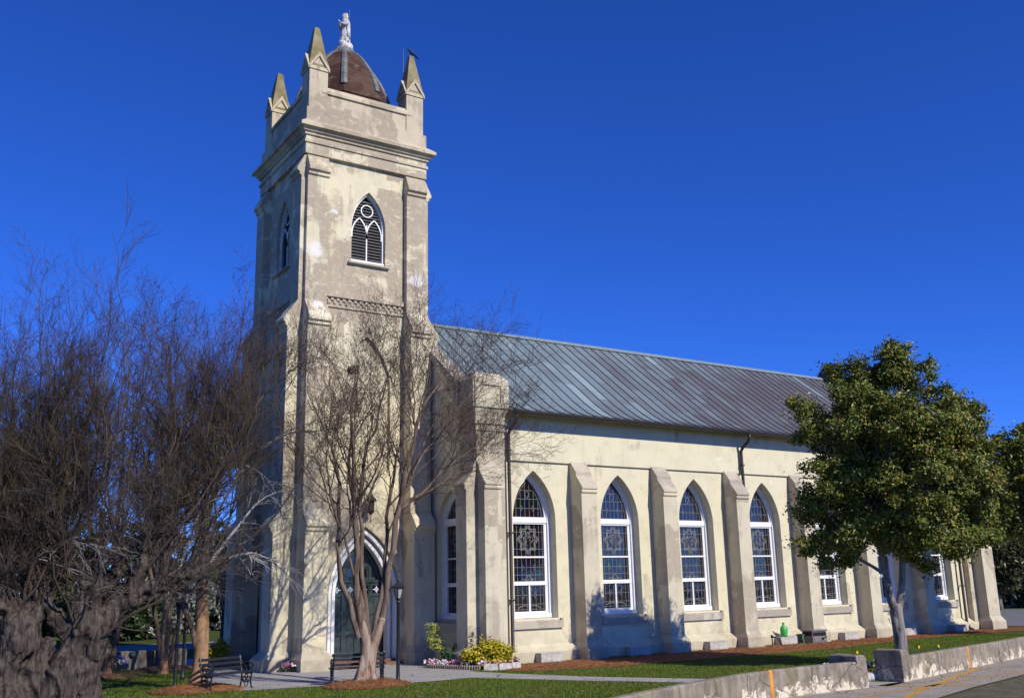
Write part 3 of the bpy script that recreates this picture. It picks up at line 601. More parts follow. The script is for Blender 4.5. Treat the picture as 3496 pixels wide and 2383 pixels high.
def nbutt(x0, x1, axis='S', base=NY, dep=.68):
    pr = [(-.2, 0), (dep+.17, 0), (dep+.17, .40), (dep+.003, .62), (dep, .64), (dep, 5.60), (dep+.02, 5.60), (dep+.05, 5.64), (dep+.05, 5.69), (dep+.02, 5.73), (dep+.07, 5.76), (dep+.07, 5.81), (dep-.27, 6.24), (dep-.27, 6.36), (.082, 6.76), (-.2, 6.76)]
    fn = SX if axis == 'S' else SY
    o = MB(); o.prism([(base-p, z) for p, z in pr], x0, x1, fn)
    if axis == 'S':
        o.frus((x0-.11, x1+.11, base-dep-.174, base+.1), (x0-.11, x1+.11, base-dep-.174, base+.1), 0, .392); o.frus((x0-.11, x1+.11, base-dep-.174, base+.1), (x0-.002, x1+.002, base-dep-.004, base+.1), .392, .63)
    else:
        o.frus((base-dep-.174, base+.1, x0-.11, x1+.11), (base-dep-.174, base+.1, x0-.11, x1+.11), 0, .392); o.frus((base-dep-.174, base+.1, x0-.11, x1+.11), (base-dep-.004, base+.1, x0-.002, x1+.002), .392, .63)
    b = o.build('buttress', M['butt'], CH, bevel=.012)
    c_ = MB()
    if axis == 'S': c_.prism([(base-p, z) for p, z in [(dep+.071, 5.815), (dep-.268, 6.244), (dep-.268, 6.366), (.084, 6.766), (.084, 6.74), (dep-.29, 6.34), (dep-.29, 6.22), (dep+.05, 5.79)]], x0-.012, x1+.012, SX)
    else: c_.prism([(base-p, z) for p, z in [(dep+.071, 5.815), (dep-.268, 6.244), (dep-.268, 6.366), (.084, 6.766), (.084, 6.74), (dep-.29, 6.34), (dep-.29, 6.22), (dep+.05, 5.79)]], x0-.012, x1+.012, SY)
    c_.build('weathering', M['cap'], b)
for i in range(6):
    x = 7.43+S_*(i+.5); nbutt(x-.337, x+.337)
# corner piers
def pier(x0, x1, y0, y1, sx):
    c = MB(); c.box(x0+.12, x1-.12, y0+.12, y1-.12, 0, 7.62)
    for e, z0, z1 in ((.08, 7.62, 7.70), (.10, 7.70, 7.85), (.05, 7.85, 7.93), (.09, 7.93, 8.12)): c.box(x0+e, x1-e, y0+e, y1-e, z0, z1)
    c.frus((x0+.10, x1-.10, y0+.10, y1-.10), (x0, x1, y0, y1), 8.12, 8.36); c.box(x0, x1, y0, y1, 8.36, 9.42)
    c.frus((x0, x1, y0, y1), (x0+.22, x1-.22, y0+.22, y1-.22), 9.42, 9.66)
    for T, u0 in ((face_T('S', y0, (x0+x1)/2), 0), (face_T('W', x0, (y0+y1)/2), 0)):     # raised border round a sunk panel
        hw = (x1-x0)/2-.001
        c.box(-hw, -.36, 0, .05, 8.40, 9.40, T); c.box(.36, hw, 0, .05, 8.40, 9.40, T); c.box(-.36, .36, 0, .05, 9.18, 9.40, T); c.box(-.36, .36, 0, .05, 8.40, 8.58, T)
    return c.build('corner_pier', M['butt'], CH, bevel=.015)
pier(4.84, 6.20, -3.61, -2.25, 1); pier(4.84, 6.20, 7.2, 8.56, 1); pier(31.9, 33.26, -3.61, -2.25, 1)
nbutt(4.93, 5.60, 'S', -3.33); nbutt(-3.56, -2.86, 'W', 5.05, .55); nbutt(7.8, 8.5, 'W', 5.05); nbutt(32.4, 33.3, 'S', -3.33)
# gable coping
for s in (-1, 1):
    yk = lambda y: CY+s*(y-CY); cp = MB()
    cp.prism([(yk(-2.25), 9.36), (yk(-2.25), 9.62), (yk(2.48), 13.20), (yk(2.48), 12.94)], 4.86, 5.42, SX)
    cp.prism([(yk(-2.25), 9.22), (yk(-2.25), 9.361), (yk(2.48), 12.941), (yk(2.48), 12.8)], 4.92, 5.36, SX)
    cp.build('gable_coping', M['cap'], CH)
    MB().prism([(yk(-2.6), 9.30), (yk(-2.6), 9.55), (yk(2.48), 13.45), (yk(2.48), 13.2)], 32.75, 33.3, SX).build('gable_coping', M['cap'], CH)
# roof
prof = [(2.48, 12.88), (-.2, 10.80), (-1.6, 9.72), (-2.3, 9.18), (-2.8, 8.84), (-3.2, 8.60), (-3.5, 8.46), (-3.78, 8.38)]
rf = MB()
for s in (-1, 1):
    yk = lambda y: CY+s*(y-CY)
    pp = [(yk(y), z) for y, z in prof]
    for (a, b), (c, e) in zip(pp[:-1], pp[1:]):
        x0_ = 5.2 if e > 9.15 else 6.21
        rf.add([(x0_, a, b), (33.0, a, b), (33.0, c, e), (x0_, c, e)], [(0, 1, 2, 3)])
    rf.add([(6.21, *pp[-1]), (33.0, *pp[-1]), (33.0, pp[-1][0], pp[-1][1]-.06), (6.21, pp[-1][0], pp[-1][1]-.06), (6.21, yk(-3.25), 8.3), (33, yk(-3.25), 8.3)], [(0, 1, 2, 3), (3, 2, 5, 4)])
    x = 5.5
    while x < 33:
        qq = pp; pp = qq[:4] if x < 6.25 else qq
        n = len(pp); vs = [(x-.013, y, z) for y, z in pp]+[(x+.013, y, z) for y, z in pp]+[(x-.010, y, z+.038) for y, z in pp]+[(x+.010, y, z+.038) for y, z in pp]
        fs = []
        for i in range(n-1): fs += [(i, i+1, 2*n+i+1, 2*n+i), (2*n+i, 2*n+i+1, 3*n+i+1, 3*n+i), (3*n+i, 3*n+i+1, n+i+1, n+i)]
        fs.append((n-1, 2*n-1, 4*n-1, 3*n-1)); rf.add(vs, fs, None, 1); x += .5; pp = qq
rf.add([(5.2, 2.28, 12.78), (33, 2.28, 12.78), (33, 2.48, 12.96), (5.2, 2.48, 12.96), (33, 2.68, 12.78), (5.2, 2.68, 12.78)], [(0, 1, 2, 3), (3, 2, 4, 5)], None, 2)
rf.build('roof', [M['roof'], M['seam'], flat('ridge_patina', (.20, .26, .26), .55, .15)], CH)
# gutter and downpipes
g = MB(); prof_g = [(-3.88+.115*math.cos(t), 8.33+.115*math.sin(t)) for t in [PI+PI*i/8 for i in range(9)]]+[(-3.765, 8.36), (-3.995, 8.36)]
g.prism(prof_g, 6.22, 32.3, SX); g.build('gutter', M['pipe'], CH)
for x, y in ((6.38, -3.42), (17.62, -3.42), (31.55, -3.42)):
    p = MB(); p.tube([(x, -3.86, 8.26), (x, -3.86, 8.08), (x, -3.80, 7.96), (x-.05, -3.5, 7.72), (x-.08, y, 7.58), (x-.08, y, 7.4), (x-.08, y, .35), (x-.08, y-.12, .12), (x-.08, y-.3, .06)], .062, 10)
    for z in (7.0, 4.2, 2.0): p.box(x-.16, x, y-.075, y+.12, z, z+.05)
    p.build('downpipe', M['pipe'], CH, True)
# west porch on the far tower side: the same arch with a pale moulding, and the main door
def door(kind, c, full):
    T = face_T(kind, .15, c); o = MB()
    A = DOO
    ring(o, A.off(-.10).pts(.0), A.pts(.0), -.05, .05, T)
    o = o.build('door_surround', M['tower'], CH)
    w_ = MB(); ring(w_, A.off(.08).pts(.02), A.off(.18).pts(.02), -.4, -.06, T); ring(w_, A.off(.27).pts(.02), A.off(.38).pts(.02), -.5, -.20, T); w_.build('moulding', M['white'], o)
    w_ = MB(); ring(w_, A.off(-.001).pts(.02), A.off(.081).pts(.02), -.3, -.10, T); ring(w_, A.off(.179).pts(.02), A.off(.271).pts(.02), -.5, -.27, T); w_.build('reveal', M['cap'], o)
    I = A.off(.37); d_ = MB(); pts = I.pts(.18)
    tri = geometry.tessellate_polygon([[Vector((u, z, 0)) for u, z in pts]]); d_.add([(u, -.62, z) for u, z in pts], [tuple(t) for t in tri], T)
    D0, D1 = -.62, -.575; hw = I.hw
    zt = 2.72
    cols = [-hw, -.80, -.76]; st = hw*2/4
    for k in range(5):
        u = -hw+k*st; d_.box(max(-hw, u-.08), min(hw, u+.08), D0, D1, .18, zt, T)
    for z0, z1 in ((.18, .42), (.98, 1.10), (1.66, 1.76), (2.26, 2.34), (2.62, 2.74)): d_.box(-hw, hw, D0, D1-.004, z0, z1, T)
    d_.box(-hw-.02, hw+.02, D0, -.53, zt, zt+.09, T)
    d_.box(-.012, .012, D0, D1+.012, .18, zt, T)
    for k in range(4):
        u = -hw+(k+.5)*st
        for z0, z1 in ((.46, .94), (1.14, 1.62), (1.80, 2.22)): d_.box(u-.10, u+.10, D0, -.60, z0+.04, z1-.04, T)
    ring(d_, I.pts(zt), I.off(.14).pts(zt), D0, D1, T)
    for u in (-.48, 0, .48): d_.box(u-.05, u+.05, D0, D1-.006, zt, zt+(1.05 if u == 0 else .55), T)
    d_.box(-hw+.1, hw-.1, D0, D1-.008, 3.25, 3.34, T)
    dd = d_.build('door', M['door'], CH)
    if full:
        l_ = MB()
        for k in range(4):
            u = -hw+(k+.5)*st; MB().box(u-.14, u+.14, D0, -.608, 2.36, 2.60, T).build('pane', M['glass'], dd)
            strip(l_, [(u, 2.36), (u, 2.60)], .02, -.606, T); strip(l_, [(u-.14, 2.48), (u+.14, 2.48)], .02, -.606, T); strip(l_, [(u-.08, 2.48), (u, 2.57), (u+.08, 2.48), (u, 2.39), (u-.08, 2.48)], .014, -.605, T)
        for u in (-.24, .24):
            MB().box(u-.13, u+.13, D0, -.608, 2.92, 3.18, T).build('pane', M['glass'], dd); MB().prism([(u-.13, 3.40), (u+.13, 3.40), (u-.13*(1 if u > 0 else -1), 3.70)], -.62, -.608, (lambda a, z, dd_: T(a, dd_, z))).build('pane', M['glass'], dd)
            v = u*2.6; MB().prism([(v-.07, 2.92), (v+.07, 2.92), (v-.07*(1 if u > 0 else -1), 3.16)], -.62, -.608, (lambda a, z, dd_: T(a, dd_, z))).build('pane', M['glass'], dd)
        l_.build('leading', M['white'], dd)
        h_ = MB(); h_.tube([T(.07, -.54, 1.35), T(.07, -.51, 1.38), T(.07, -.51, 1.52), T(.07, -.54, 1.55)], .015, 6); h_.build('handle', M['came'], dd)
    s_ = MB(); s_.box(-1.42, 1.42, -.6, .34, 0, .10, T); s_.box(-1.2, 1.2, -.62, .02, .10, .19, T); s_.build('step', M['brick'], CH)
door('S', 2.60, True); door('W', 2.50, False)
# lamp over the door
ln = MB(); T = face_T('S', .15, 2.66)
ln.tube([T(0, .0, 5.95), T(0, .25, 6.0), T(0, .34, 5.92), T(0, .34, 5.72)], .02, 6)
ln.lathe([(.02, 5.72), (.05, 5.70), (.09, 5.62), (.19, 5.52), (.20, 5.46), (.13, 5.44), (.12, 5.16), (.15, 5.12), (.10, 5.05), (.03, 4.98)], 8, (2.66, -.19)); ln.tube([T(0, .34, 5.0), T(0, .34, 4.72)], .012, 5); ln.build('door_lantern', M['bronze'], CH)
# chimney-like dark cowl at the far end of the ridge
ck = MB(); ck.frus((30.1, 31.5, 1.9, 3.0), (30.7, 30.9, 2.4, 2.55), 12.7, 13.75); ck.build('ridge_cowl', M['iron'], CH)

# ------------------------------------------------------------------ statue on the dome, bird
st = empty('statue', (CX, CY, 24.02), 'white stone statue of a robed praying woman standing on top of the brown dome', 'statue')
rk = MB(); vs = []; NN = 24
for i, (r, z) in enumerate([(.36, .0), (.37, .07), (.34, .18), (.33, .30), (.26, .40), (.21, .46), (.1, .49)]):
    for k in range(NN):
        a = 2*PI*k/NN; f_ = 1+.14*math.sin(3*a+i*.8)+.10*math.sin(7*a+2*i)+.06*math.sin(11*a-i); vs.append((r*f_*math.cos(a), r*f_*math.sin(a), z+.03*math.sin(5*a+i)*(i > 1)))
rk.add(vs, [(i*NN+k, i*NN+(k+1) % NN, (i+1)*NN+(k+1) % NN, (i+1)*NN+k) for i in range(6) for k in range(NN)]+[tuple(6*NN+k for k in range(NN))]); rk.build('rock_base', M['stone'], st, True)
fg = MB(); vs = []; NN = 28
BD = [(.25, .22, .44), (.245, .215, .55), (.225, .19, .75), (.20, .165, .95), (.18, .14, 1.10), (.175, .14, 1.2), (.20, .15, 1.32), (.21, .15, 1.42), (.19, .13, 1.50), (.11, .095, 1.555), (.075, .08, 1.60), (.085, .10, 1.645), (.10, .115, 1.70), (.102, .118, 1.76), (.09, .10, 1.82), (.055, .06, 1.86), (.015, .02, 1.875)]
for i, (rx, ry, z) in enumerate(BD):
    for k in range(NN):
        a = 2*PI*k/NN; fold = 1+(.07*math.sin(9*a+z*2) if z < 1.15 else .03*math.sin(7*a) if z < 1.5 else 0); vs.append((ry*fold*math.cos(a)-(.02 if z > 1.55 else 0), rx*fold*math.sin(a), z))
fg.add(vs, [(i*NN+k, i*NN+(k+1) % NN, (i+1)*NN+(k+1) % NN, (i+1)*NN+k) for i in range(len(BD)-1) for k in range(NN)]+[tuple((len(BD)-1)*NN+k for k in range(NN))])
fg.ball((-.135, 0, 1.715), (.018, .016, .03), 6, 5); fg.ball((-.11, 0, 1.67), (.02, .03, .015), 6, 4)
for s in (-1, 1):
    fg.tube([(0, s*.19, 1.44), (-.05, s*.235, 1.28), (-.12, s*.20, 1.20), (-.22, s*.09, 1.27), (-.28, s*.035, 1.33)], [.07, .075, .07, .05, .03], 8)
    fg.tube([(-.28, s*.02, 1.33), (-.31, s*.014, 1.38), (-.335, s*.01, 1.45)], [.028, .026, .01], 6)
bo = fg.build('person', M['stone'], st, True)
ve = MB(); vs = []
for i, (r, z, bk) in enumerate([(.015, 1.905, .0), (.085, 1.895, .0), (.125, 1.84, .01), (.135, 1.74, .015), (.125, 1.63, .02), (.16, 1.52, .02), (.225, 1.42, .02), (.245, 1.2, .02), (.25, .9, .03), (.265, .62, .04)]):
    for k in range(13):
        a = -PI*.62+PI*1.24*k/12; f_ = 1+.05*math.sin(5*a+z*3); vs.append((bk+r*f_*math.cos(a)*.85, r*f_*math.sin(a), z))
ve.add(vs, [(i*13+k, i*13+k+1, (i+1)*13+k+1, (i+1)*13+k) for i in range(9) for k in range(12)]); vo = ve.build('veil', M['stone'], st, True)
sm = vo.modifiers.new('thick', 'SOLIDIFY'); sm.thickness = .025
st.scale = (.95, .95, .93); st.rotation_euler = (0, 0, math.radians(12))
b = MB(); vs = []
for i, (t, r, z) in enumerate([(-.20, .005, .02), (-.12, .035, .05), (-.04, .065, .10), (.04, .07, .14), (.10, .05, .19), (.14, .042, .23), (.18, .03, .245), (.22, .008, .235)]):
    for k in range(8): vs.append((t*-1, r*math.cos(2*PI*k/8), z+r*math.sin(2*PI*k/8)))
b.add(vs, [(i*8+k, i*8+(k+1) % 8, (i+1)*8+(k+1) % 8, (i+1)*8+k) for i in range(7) for k in range(8)])
b.add([(.02, -.05, .14), (.02, .05, .14), (.30, .03, -.06), (.30, -.03, -.06), (.02, -.05, .12), (.02, .05, .12), (.30, .03, -.07), (.30, -.03, -.07)], [(0, 1, 2, 3), (4, 7, 6, 5), (0, 4, 5, 1), (2, 6, 7, 3), (1, 5, 6, 2), (0, 3, 7, 4)])
for s in (-1, 1): b.tube([(-.02, s*.025, .09), (-.02, s*.03, .0)], .008, 5)
bird = b.build('bird', M['bird'], None, True); bird.location = (4.53, .42, 23.42); tag(bird, 'black bird perched on the tip of the right hand tower pinnacle', 'bird')

# ------------------------------------------------------------------ lamps, benches
def make_lamp():
    t = empty('street_lamp')
    MB().lathe([(.075, 0), (.075, .10), (.055, .14), (.05, .3), (.047, 2.08), (.058, 2.10), (.058, 2.16), (.03, 2.19)], 12).build('post', M['iron'], t, True)
    h = MB(); h.lathe([(.03, 2.17), (.075, 2.20), (.085, 2.22), (.07, 2.235)], 6)
    for k in range(6):
        a = PI/3*k; h.tube([(.075*math.cos(a), .075*math.sin(a), 2.22), (.165*math.cos(a), .165*math.sin(a), 2.52)], .011, 4)
    h.lathe([(.165, 2.50), (.225, 2.52), (.23, 2.535), (.17, 2.575), (.11, 2.62), (.05, 2.66), (.03, 2.67), (.035, 2.70), (.012, 2.73), (.004, 2.76)], 6)
    ho = h.build('lantern', M['iron'], t)
    g = MB(); g.lathe([(.07, 2.235), (.155, 2.505)], 6); g.build('glass', M['lampglass'], ho); return t
lamp = make_lamp(); lamp.location = (.55, -6.55, 0); tag(lamp, 'black lamp post standing right of the bare tree in front of the church door', 'street lamp', 'black lamp posts in the churchyard')
l2 = copy_tree(lamp); l2.location = (-4.71, -4.09, 0); l2['label'] = 'nearest black lamp post just left of the thick tan trunk'
l3 = copy_tree(lamp); l3.location = (-3.56, -.54, 0); l3['label'] = 'farther black lamp post half hidden behind another lamp near the tan trunk'
def make_bench(L=1.36):
    t = empty('park_bench')
    def side(x):
        s = MB(); T = lambda q: (x, q[0], q[1]); tb = lambda pts, r=.018: s.tube([T((p.x, p.y)) for p in spline(pts, 5)], r, 6)
        tb([(-.26, 0), (-.20, .05), (-.17, .2), (-.20, .40)], .022); tb([(.30, 0), (.22, .06), (.18, .22), (.17, .42)], .022); tb([(-.24, .40), (0, .38), (.18, .41)], .022)
        tb([(.17, .40), (.22, .58), (.27, .80), (.31, .84)], .024); tb([(.21, .60), (.05, .66), (-.16, .65), (-.25, .60), (-.22, .53), (-.15, .55)], .02); tb([(-.20, .41), (-.22, .50), (-.19, .60)], .018)
        for cx, cz, r in ((-.09, .22, .07), (.08, .22, .07), (0, .11, .06), (-.06, .52, .07), (.09, .52, .07), (0, .31, .05)):
            s.tube([T((cx+r*math.cos(a), cz+r*math.sin(a))) for a in [2*PI*k/12 for k in range(13)]], .013, 5)
        tb([(-.17, .22), (0, .17), (.18, .22)], .014); return s.build('side_frame', M['iron'], t)
    side(-L/2); side(L/2)
    s = MB()
    for k in range(5): s.box(-L/2-.06, L/2+.06, -.25+k*.085, -.185+k*.085, .415, .445)
    s.build('seat', M['iron'], t, bevel=.005)
    b_ = MB()
    for y, z in ((.20, .54), (.235, .67), (.268, .79)):
        b_.box(-L/2-.06, L/2+.06, y-.012, y+.012, z-.035, z+.035)
    b_.build('backrest', M['iron'], t, bevel=.005); return t
bn = make_bench(); bn.location = (-.33, -5.85, 0); bn.rotation_euler = (0, 0, math.atan2(-.24, .97)+PI); tag(bn, 'black iron park bench seen from behind, in front of the church door', 'park bench', 'iron park benches on the path')
b2 = copy_tree(bn); b2.location = (-3.55, -4.75, 0); b2.rotation_euler = (0, 0, math.atan2(.42, .91)); b2['label'] = 'black iron park bench turned to the right, beside the thick tan trunk'

# ------------------------------------------------------------------ walls
def wall_poly(pts, th, h0, h1, T=None):
    n = len(pts); mb = MB(); vs = []
    for i, (x, y) in enumerate(pts):
        a = pts[max(i-1, 0)]; b = pts[min(i+1, n-1)]; L = math.hypot(b[0]-a[0], b[1]-a[1]); nx, ny = -(b[1]-a[1])/L, (b[0]-a[0])/L
        h = h0+(h1-h0)*i/(n-1)
        for o_, z in ((0, 0), (.012, h-.04), (.04, h), (th-.04, h), (th-.012, h-.04), (th, 0)): vs.append((x+nx*o_, y+ny*o_, z))
    k = 6; mb.add(vs, [(i*k+j, i*k+j+1, (i+1)*k+j+1, (i+1)*k+j) for i in range(n-1) for j in range(5)]+[tuple(range(k)), tuple((n-1)*k+j for j in range(k))]); return mb
WL = [(p.x, p.y) for p in spline([(-14, -25.8), (-8, -22), (-4, -19.4), (-.77, -17.69), (3.29, -16.31), (5.47, -15.93), (7.31, -15.89), (7.72, -15.93)], 8)]
wl = empty('low_wall', (7.9, -15.9, 0), 'low flaking concrete garden wall left of the gap, curving towards the bottom edge', 'wall', 'low garden walls by the pavement')
m_ = wall_poly(WL, .24, .58, .60); m_.v = [(x-7.9, y+15.9, z) for x, y, z in m_.v]; m_.build('wall_body', M['oldwall'], wl)
p_ = MB(); p_.frus((-.20, .16, -.04, .82), (-.19, .15, -.02, .80), 0, .69); p_.frus((-.19, .15, -.02, .80), (-.15, .11, .02, .76), .69, .74); p_.build('end_post', M['oldwall'], wl, bevel=.02)
def stripe(parent, x, y, ang, h, off):
    s = MB(); c, s_ = math.cos(ang), math.sin(ang)
    T = lambda u, d, z: (x+u*c+d*s_-off[0], y+u*s_-d*c-off[1], z)
    s.add([(-.06, .004, 0), (.06, .004, 0), (.06, -.008, h-.04), (-.06, -.008, h-.04), (.06, -.034, h+.005), (-.06, -.034, h+.005), (.06, -.2, h+.005), (-.06, -.2, h+.005)], [(0, 1, 2, 3), (3, 2, 4, 5), (5, 4, 6, 7)], T); s.build('orange_stripe', M['orange'], parent)
i_ = min(range(len(WL)), key=lambda k: abs(WL[k][0]-4.82)); ang = math.atan2(WL[i_+1][1]-WL[i_][1], WL[i_+1][0]-WL[i_][0]); stripe(wl, WL[i_][0], WL[i_][1], ang, .60, (7.9, -15.9))
WR = [(9.95, -15.62), (11.15, -15.34), (12.79, -14.94), (14.09, -14.63), (15.93, -14.22), (18.6, -13.55), (24, -12.3), (34, -10.0), (44, -7.8)]
wr = empty('low_wall', (9.7, -15.6, 0), 'low stained concrete garden wall right of the gap, running past the leafy tree', 'wall', 'low garden walls by the pavement')
m_ = wall_poly(WR, .24, .58, .56); m_.v = [(x-9.7, y+15.6, z) for x, y, z in m_.v]; m_.build('wall_body', M['oldwall'], wr)
p_ = MB(); p_.frus((0, .34, -.08, .76), (.01, .33, -.06, .74), 0, .70); p_.frus((.01, .33, -.06, .74), (.05, .29, -.02, .70), .70, .75); p_.build('end_post', M['oldwall'], wr, bevel=.02)
stripe(wr, 14.09, -14.63, math.atan2(.31, 1.3), .565, (9.7, -15.6))
bw = empty('low_wall', (-4.2, 4.8, 0), 'small grey retaining wall at the back beyond the left tree trunks', 'wall')
m_ = MB()
for i in range(7): m_.box(i*.32-.05, i*.32+.26, 0, .25, 0, .62-.02*(i % 2))
m_.box(-.05, 2.2, .02, .22, 0, .58); m_.build('wall_body', M['oldwall2'], bw)

# ------------------------------------------------------------------ things along the nave
PL = ['first', 'second', 'third', 'fourth', 'fifth', 'sixth', 'seventh']
for i, x in enumerate(WX):
    m_ = MB(); m_.box(-.46, .46, -.18, .16, 0, .28); m_.box(-.46, .46, -.185, .16, .28, .31)
    o = m_.build('concrete_block', M['concrete'], None, bevel=.012); o.location = (x+.15, -3.68, .01)
    tag(o, 'pale concrete block at the wall foot under the %s nave window from the tower' % PL[i], 'concrete block', 'concrete blocks at the nave wall foot')
jx = WX[3]-.02
j = MB(); j.lathe([(.13, 0), (.14, .04), (.14, .28), (.11, .36), (.045, .42), (.04, .47), (.05, .475), (.05, .52), (.02, .53)], 14); j.tube([(.13, 0, .1), (.20, 0, .16), (.20, 0, .30), (.10, 0, .37)], .022, 6)
o = j.build('jug', M['green'], None, True); o.location = (jx, -3.76, .33); tag(o, 'bright green plastic jug standing on a concrete block under the fourth window', 'jug')
hr = empty('hose_reel_box', (20.25, -4.0, .012), 'grey brown plastic hose reel box on the mulch by the nave wall', 'hose box')
m_ = MB(); m_.frus((-.42, .42, -.28, .28), (-.40, .40, -.26, .26), .02, .46); m_.box(-.44, .44, -.30, .30, .46, .52); m_.box(-.36, .36, -.295, -.26, .06, .24); m_.build('body', M['greyplastic'], hr, bevel=.01)
m_ = MB(); m_.box(-.445, -.40, -.2, .2, .30, .44); m_.box(-.37, .37, -.292, -.25, .30, .42); m_.build('opening', M['black'], hr)
m_ = MB(); m_.tube([(.1, -.28, .2), (.1, -.38, .2), (.22, -.38, .24), (.22, -.44, .24)], .025, 6); m_.build('crank_handle', M['iron'], hr)
hs_o = MB(); hs_o.tube([tuple(p) for p in spline([(19.8, -3.9, .36), (19.62, -3.95, .30), (19.5, -4.1, .12), (19.3, -4.3, .04), (19.0, -4.35, .04)], 6)], .022, 6); o = hs_o.build('garden_hose', M['hose'], None, True); tag(o, 'green garden hose hanging out of the hose reel box', 'hose')
sp = MB(); sp.tube([(0, 0, 0), (0, 0, .34)], .025, 6); sp.tube([(0, .0, .32), (.12, -.1, .34), (.22, -.16, .22), (.30, -.2, .04)], .03, 6); sp.ball((0, 0, .36), .06, 8, 6); o = sp.build('water_tap', M['iron'], None, True); o.location = (17.95, -3.9, .01); tag(o, 'small black standing water tap with a bent hose on the mulch', 'tap')

# ------------------------------------------------------------------ plants: numpy growers
def tubes_np(P, Rr, n=3):
    """P (N,K,3) polylines, Rr (N,K) radii -> verts, quads"""
    N, K, _ = P.shape
    t = np.empty_like(P); t[:, 1:-1] = P[:, 2:]-P[:, :-2]; t[:, 0] = P[:, 1]-P[:, 0]; t[:, -1] = P[:, -1]-P[:, -2]
    t /= np.linalg.norm(t, axis=2, keepdims=True)+1e-9
    ref = np.where(np.abs(t[:, :1, 2:3]) < .95, np.array([0, 0, 1.]), np.array([1., 0, 0])); ref = np.broadcast_to(ref, t.shape)
    a = np.cross(t, ref); a /= np.linalg.norm(a, axis=2, keepdims=True)+1e-9; b = np.cross(a, t)
    th = np.arange(n)*2*PI/n
    V = P[:, :, None]+Rr[:, :, None, None]*(a[:, :, None]*np.cos(th)[None, None, :, None]+b[:, :, None]*np.sin(th)[None, None, :, None])
    idx = np.arange(N*K*n).reshape(N, K, n); q = np.stack([idx[:, :-1, :], np.roll(idx, -1, 2)[:, :-1, :], np.roll(idx, -1, 2)[:, 1:, :], idx[:, 1:, :]], -1)
    return V.reshape(-1, 3), q.reshape(-1, 4)
def join(parts):
    V, Q, o = [], [], 0
    for v, q in parts: V.append(v); Q.append(q+o); o += len(v)
    return np.concatenate(V), np.concatenate(Q)
def unit(v): return v/(np.linalg.norm(v, axis=-1, keepdims=True)+1e-9)
def grow(P, Rr, nch, t0, t1, ln, ang, up, wob, K, rf, rmin=.002, taper=.15, az=None):
    """children off every polyline of P"""
    N, K0, _ = P.shape; M_ = N*nch
    base = np.repeat(np.arange(N), nch); tt = (t0+(t1-t0)*((np.tile(np.arange(nch), N)+RS.rand(M_))/nch))*(K0-1)
    i = np.clip(tt.astype(int), 0, K0-2); fr_ = (tt-i)[:, None]
    st_ = P[base, i]*(1-fr_)+P[base, i+1]*fr_; rad = Rr[base, i]*(1-fr_[:, 0])+Rr[base, i+1]*fr_[:, 0]
    tan = unit(P[base, i+1]-P[base, i]); rv = unit(RS.randn(M_, 3)); perp = unit(np.cross(tan, rv))
    an = np.radians(ang[0]+(ang[1]-ang[0])*RS.rand(M_))[:, None]; d = unit(tan*np.cos(an)+perp*np.sin(an))
    L = (ln[0]+(ln[1]-ln[0])*RS.rand(M_))*(1-.35*(tt/(K0-1))); Q = np.empty((M_, K, 3)); Q[:, 0] = st_
    for k in range(1, K):
        d = unit(d+np.array([0, 0, up])+wob*RS.randn(M_, 3)); Q[:, k] = Q[:, k-1]+d*(L/(K-1))[:, None]
    r0_ = np.maximum(rad*rf, rmin); rr = r0_[:, None]*np.linspace(1, taper, K)[None]; rr = np.maximum(rr, rmin*.5)
    return Q, rr
def resample(pts, K):
    s = spline(pts, 8); A = np.array([tuple(p) for p in s]); dl = np.r_[0, np.cumsum(np.linalg.norm(np.diff(A, axis=0), axis=1))]
    t = np.linspace(0, dl[-1], K); return np.stack([np.interp(t, dl, A[:, c]) for c in range(3)], 1)
def leaves(name, C_, Nrm, size, mat, parent, asp=.45, fold=.25):
    N = len(C_); n_ = unit(Nrm); a = unit(np.cross(n_, unit(RS.randn(N, 3)))); b = np.cross(n_, a)
    s = size[:, None]; V = np.stack([C_-a*s, C_-b*s*asp+n_*s*fold, C_+a*s, C_+b*s*asp+n_*s*fold], 1).reshape(-1, 3)
    return np_mesh(name, V, np.arange(4*N).reshape(N, 4), mat, parent)

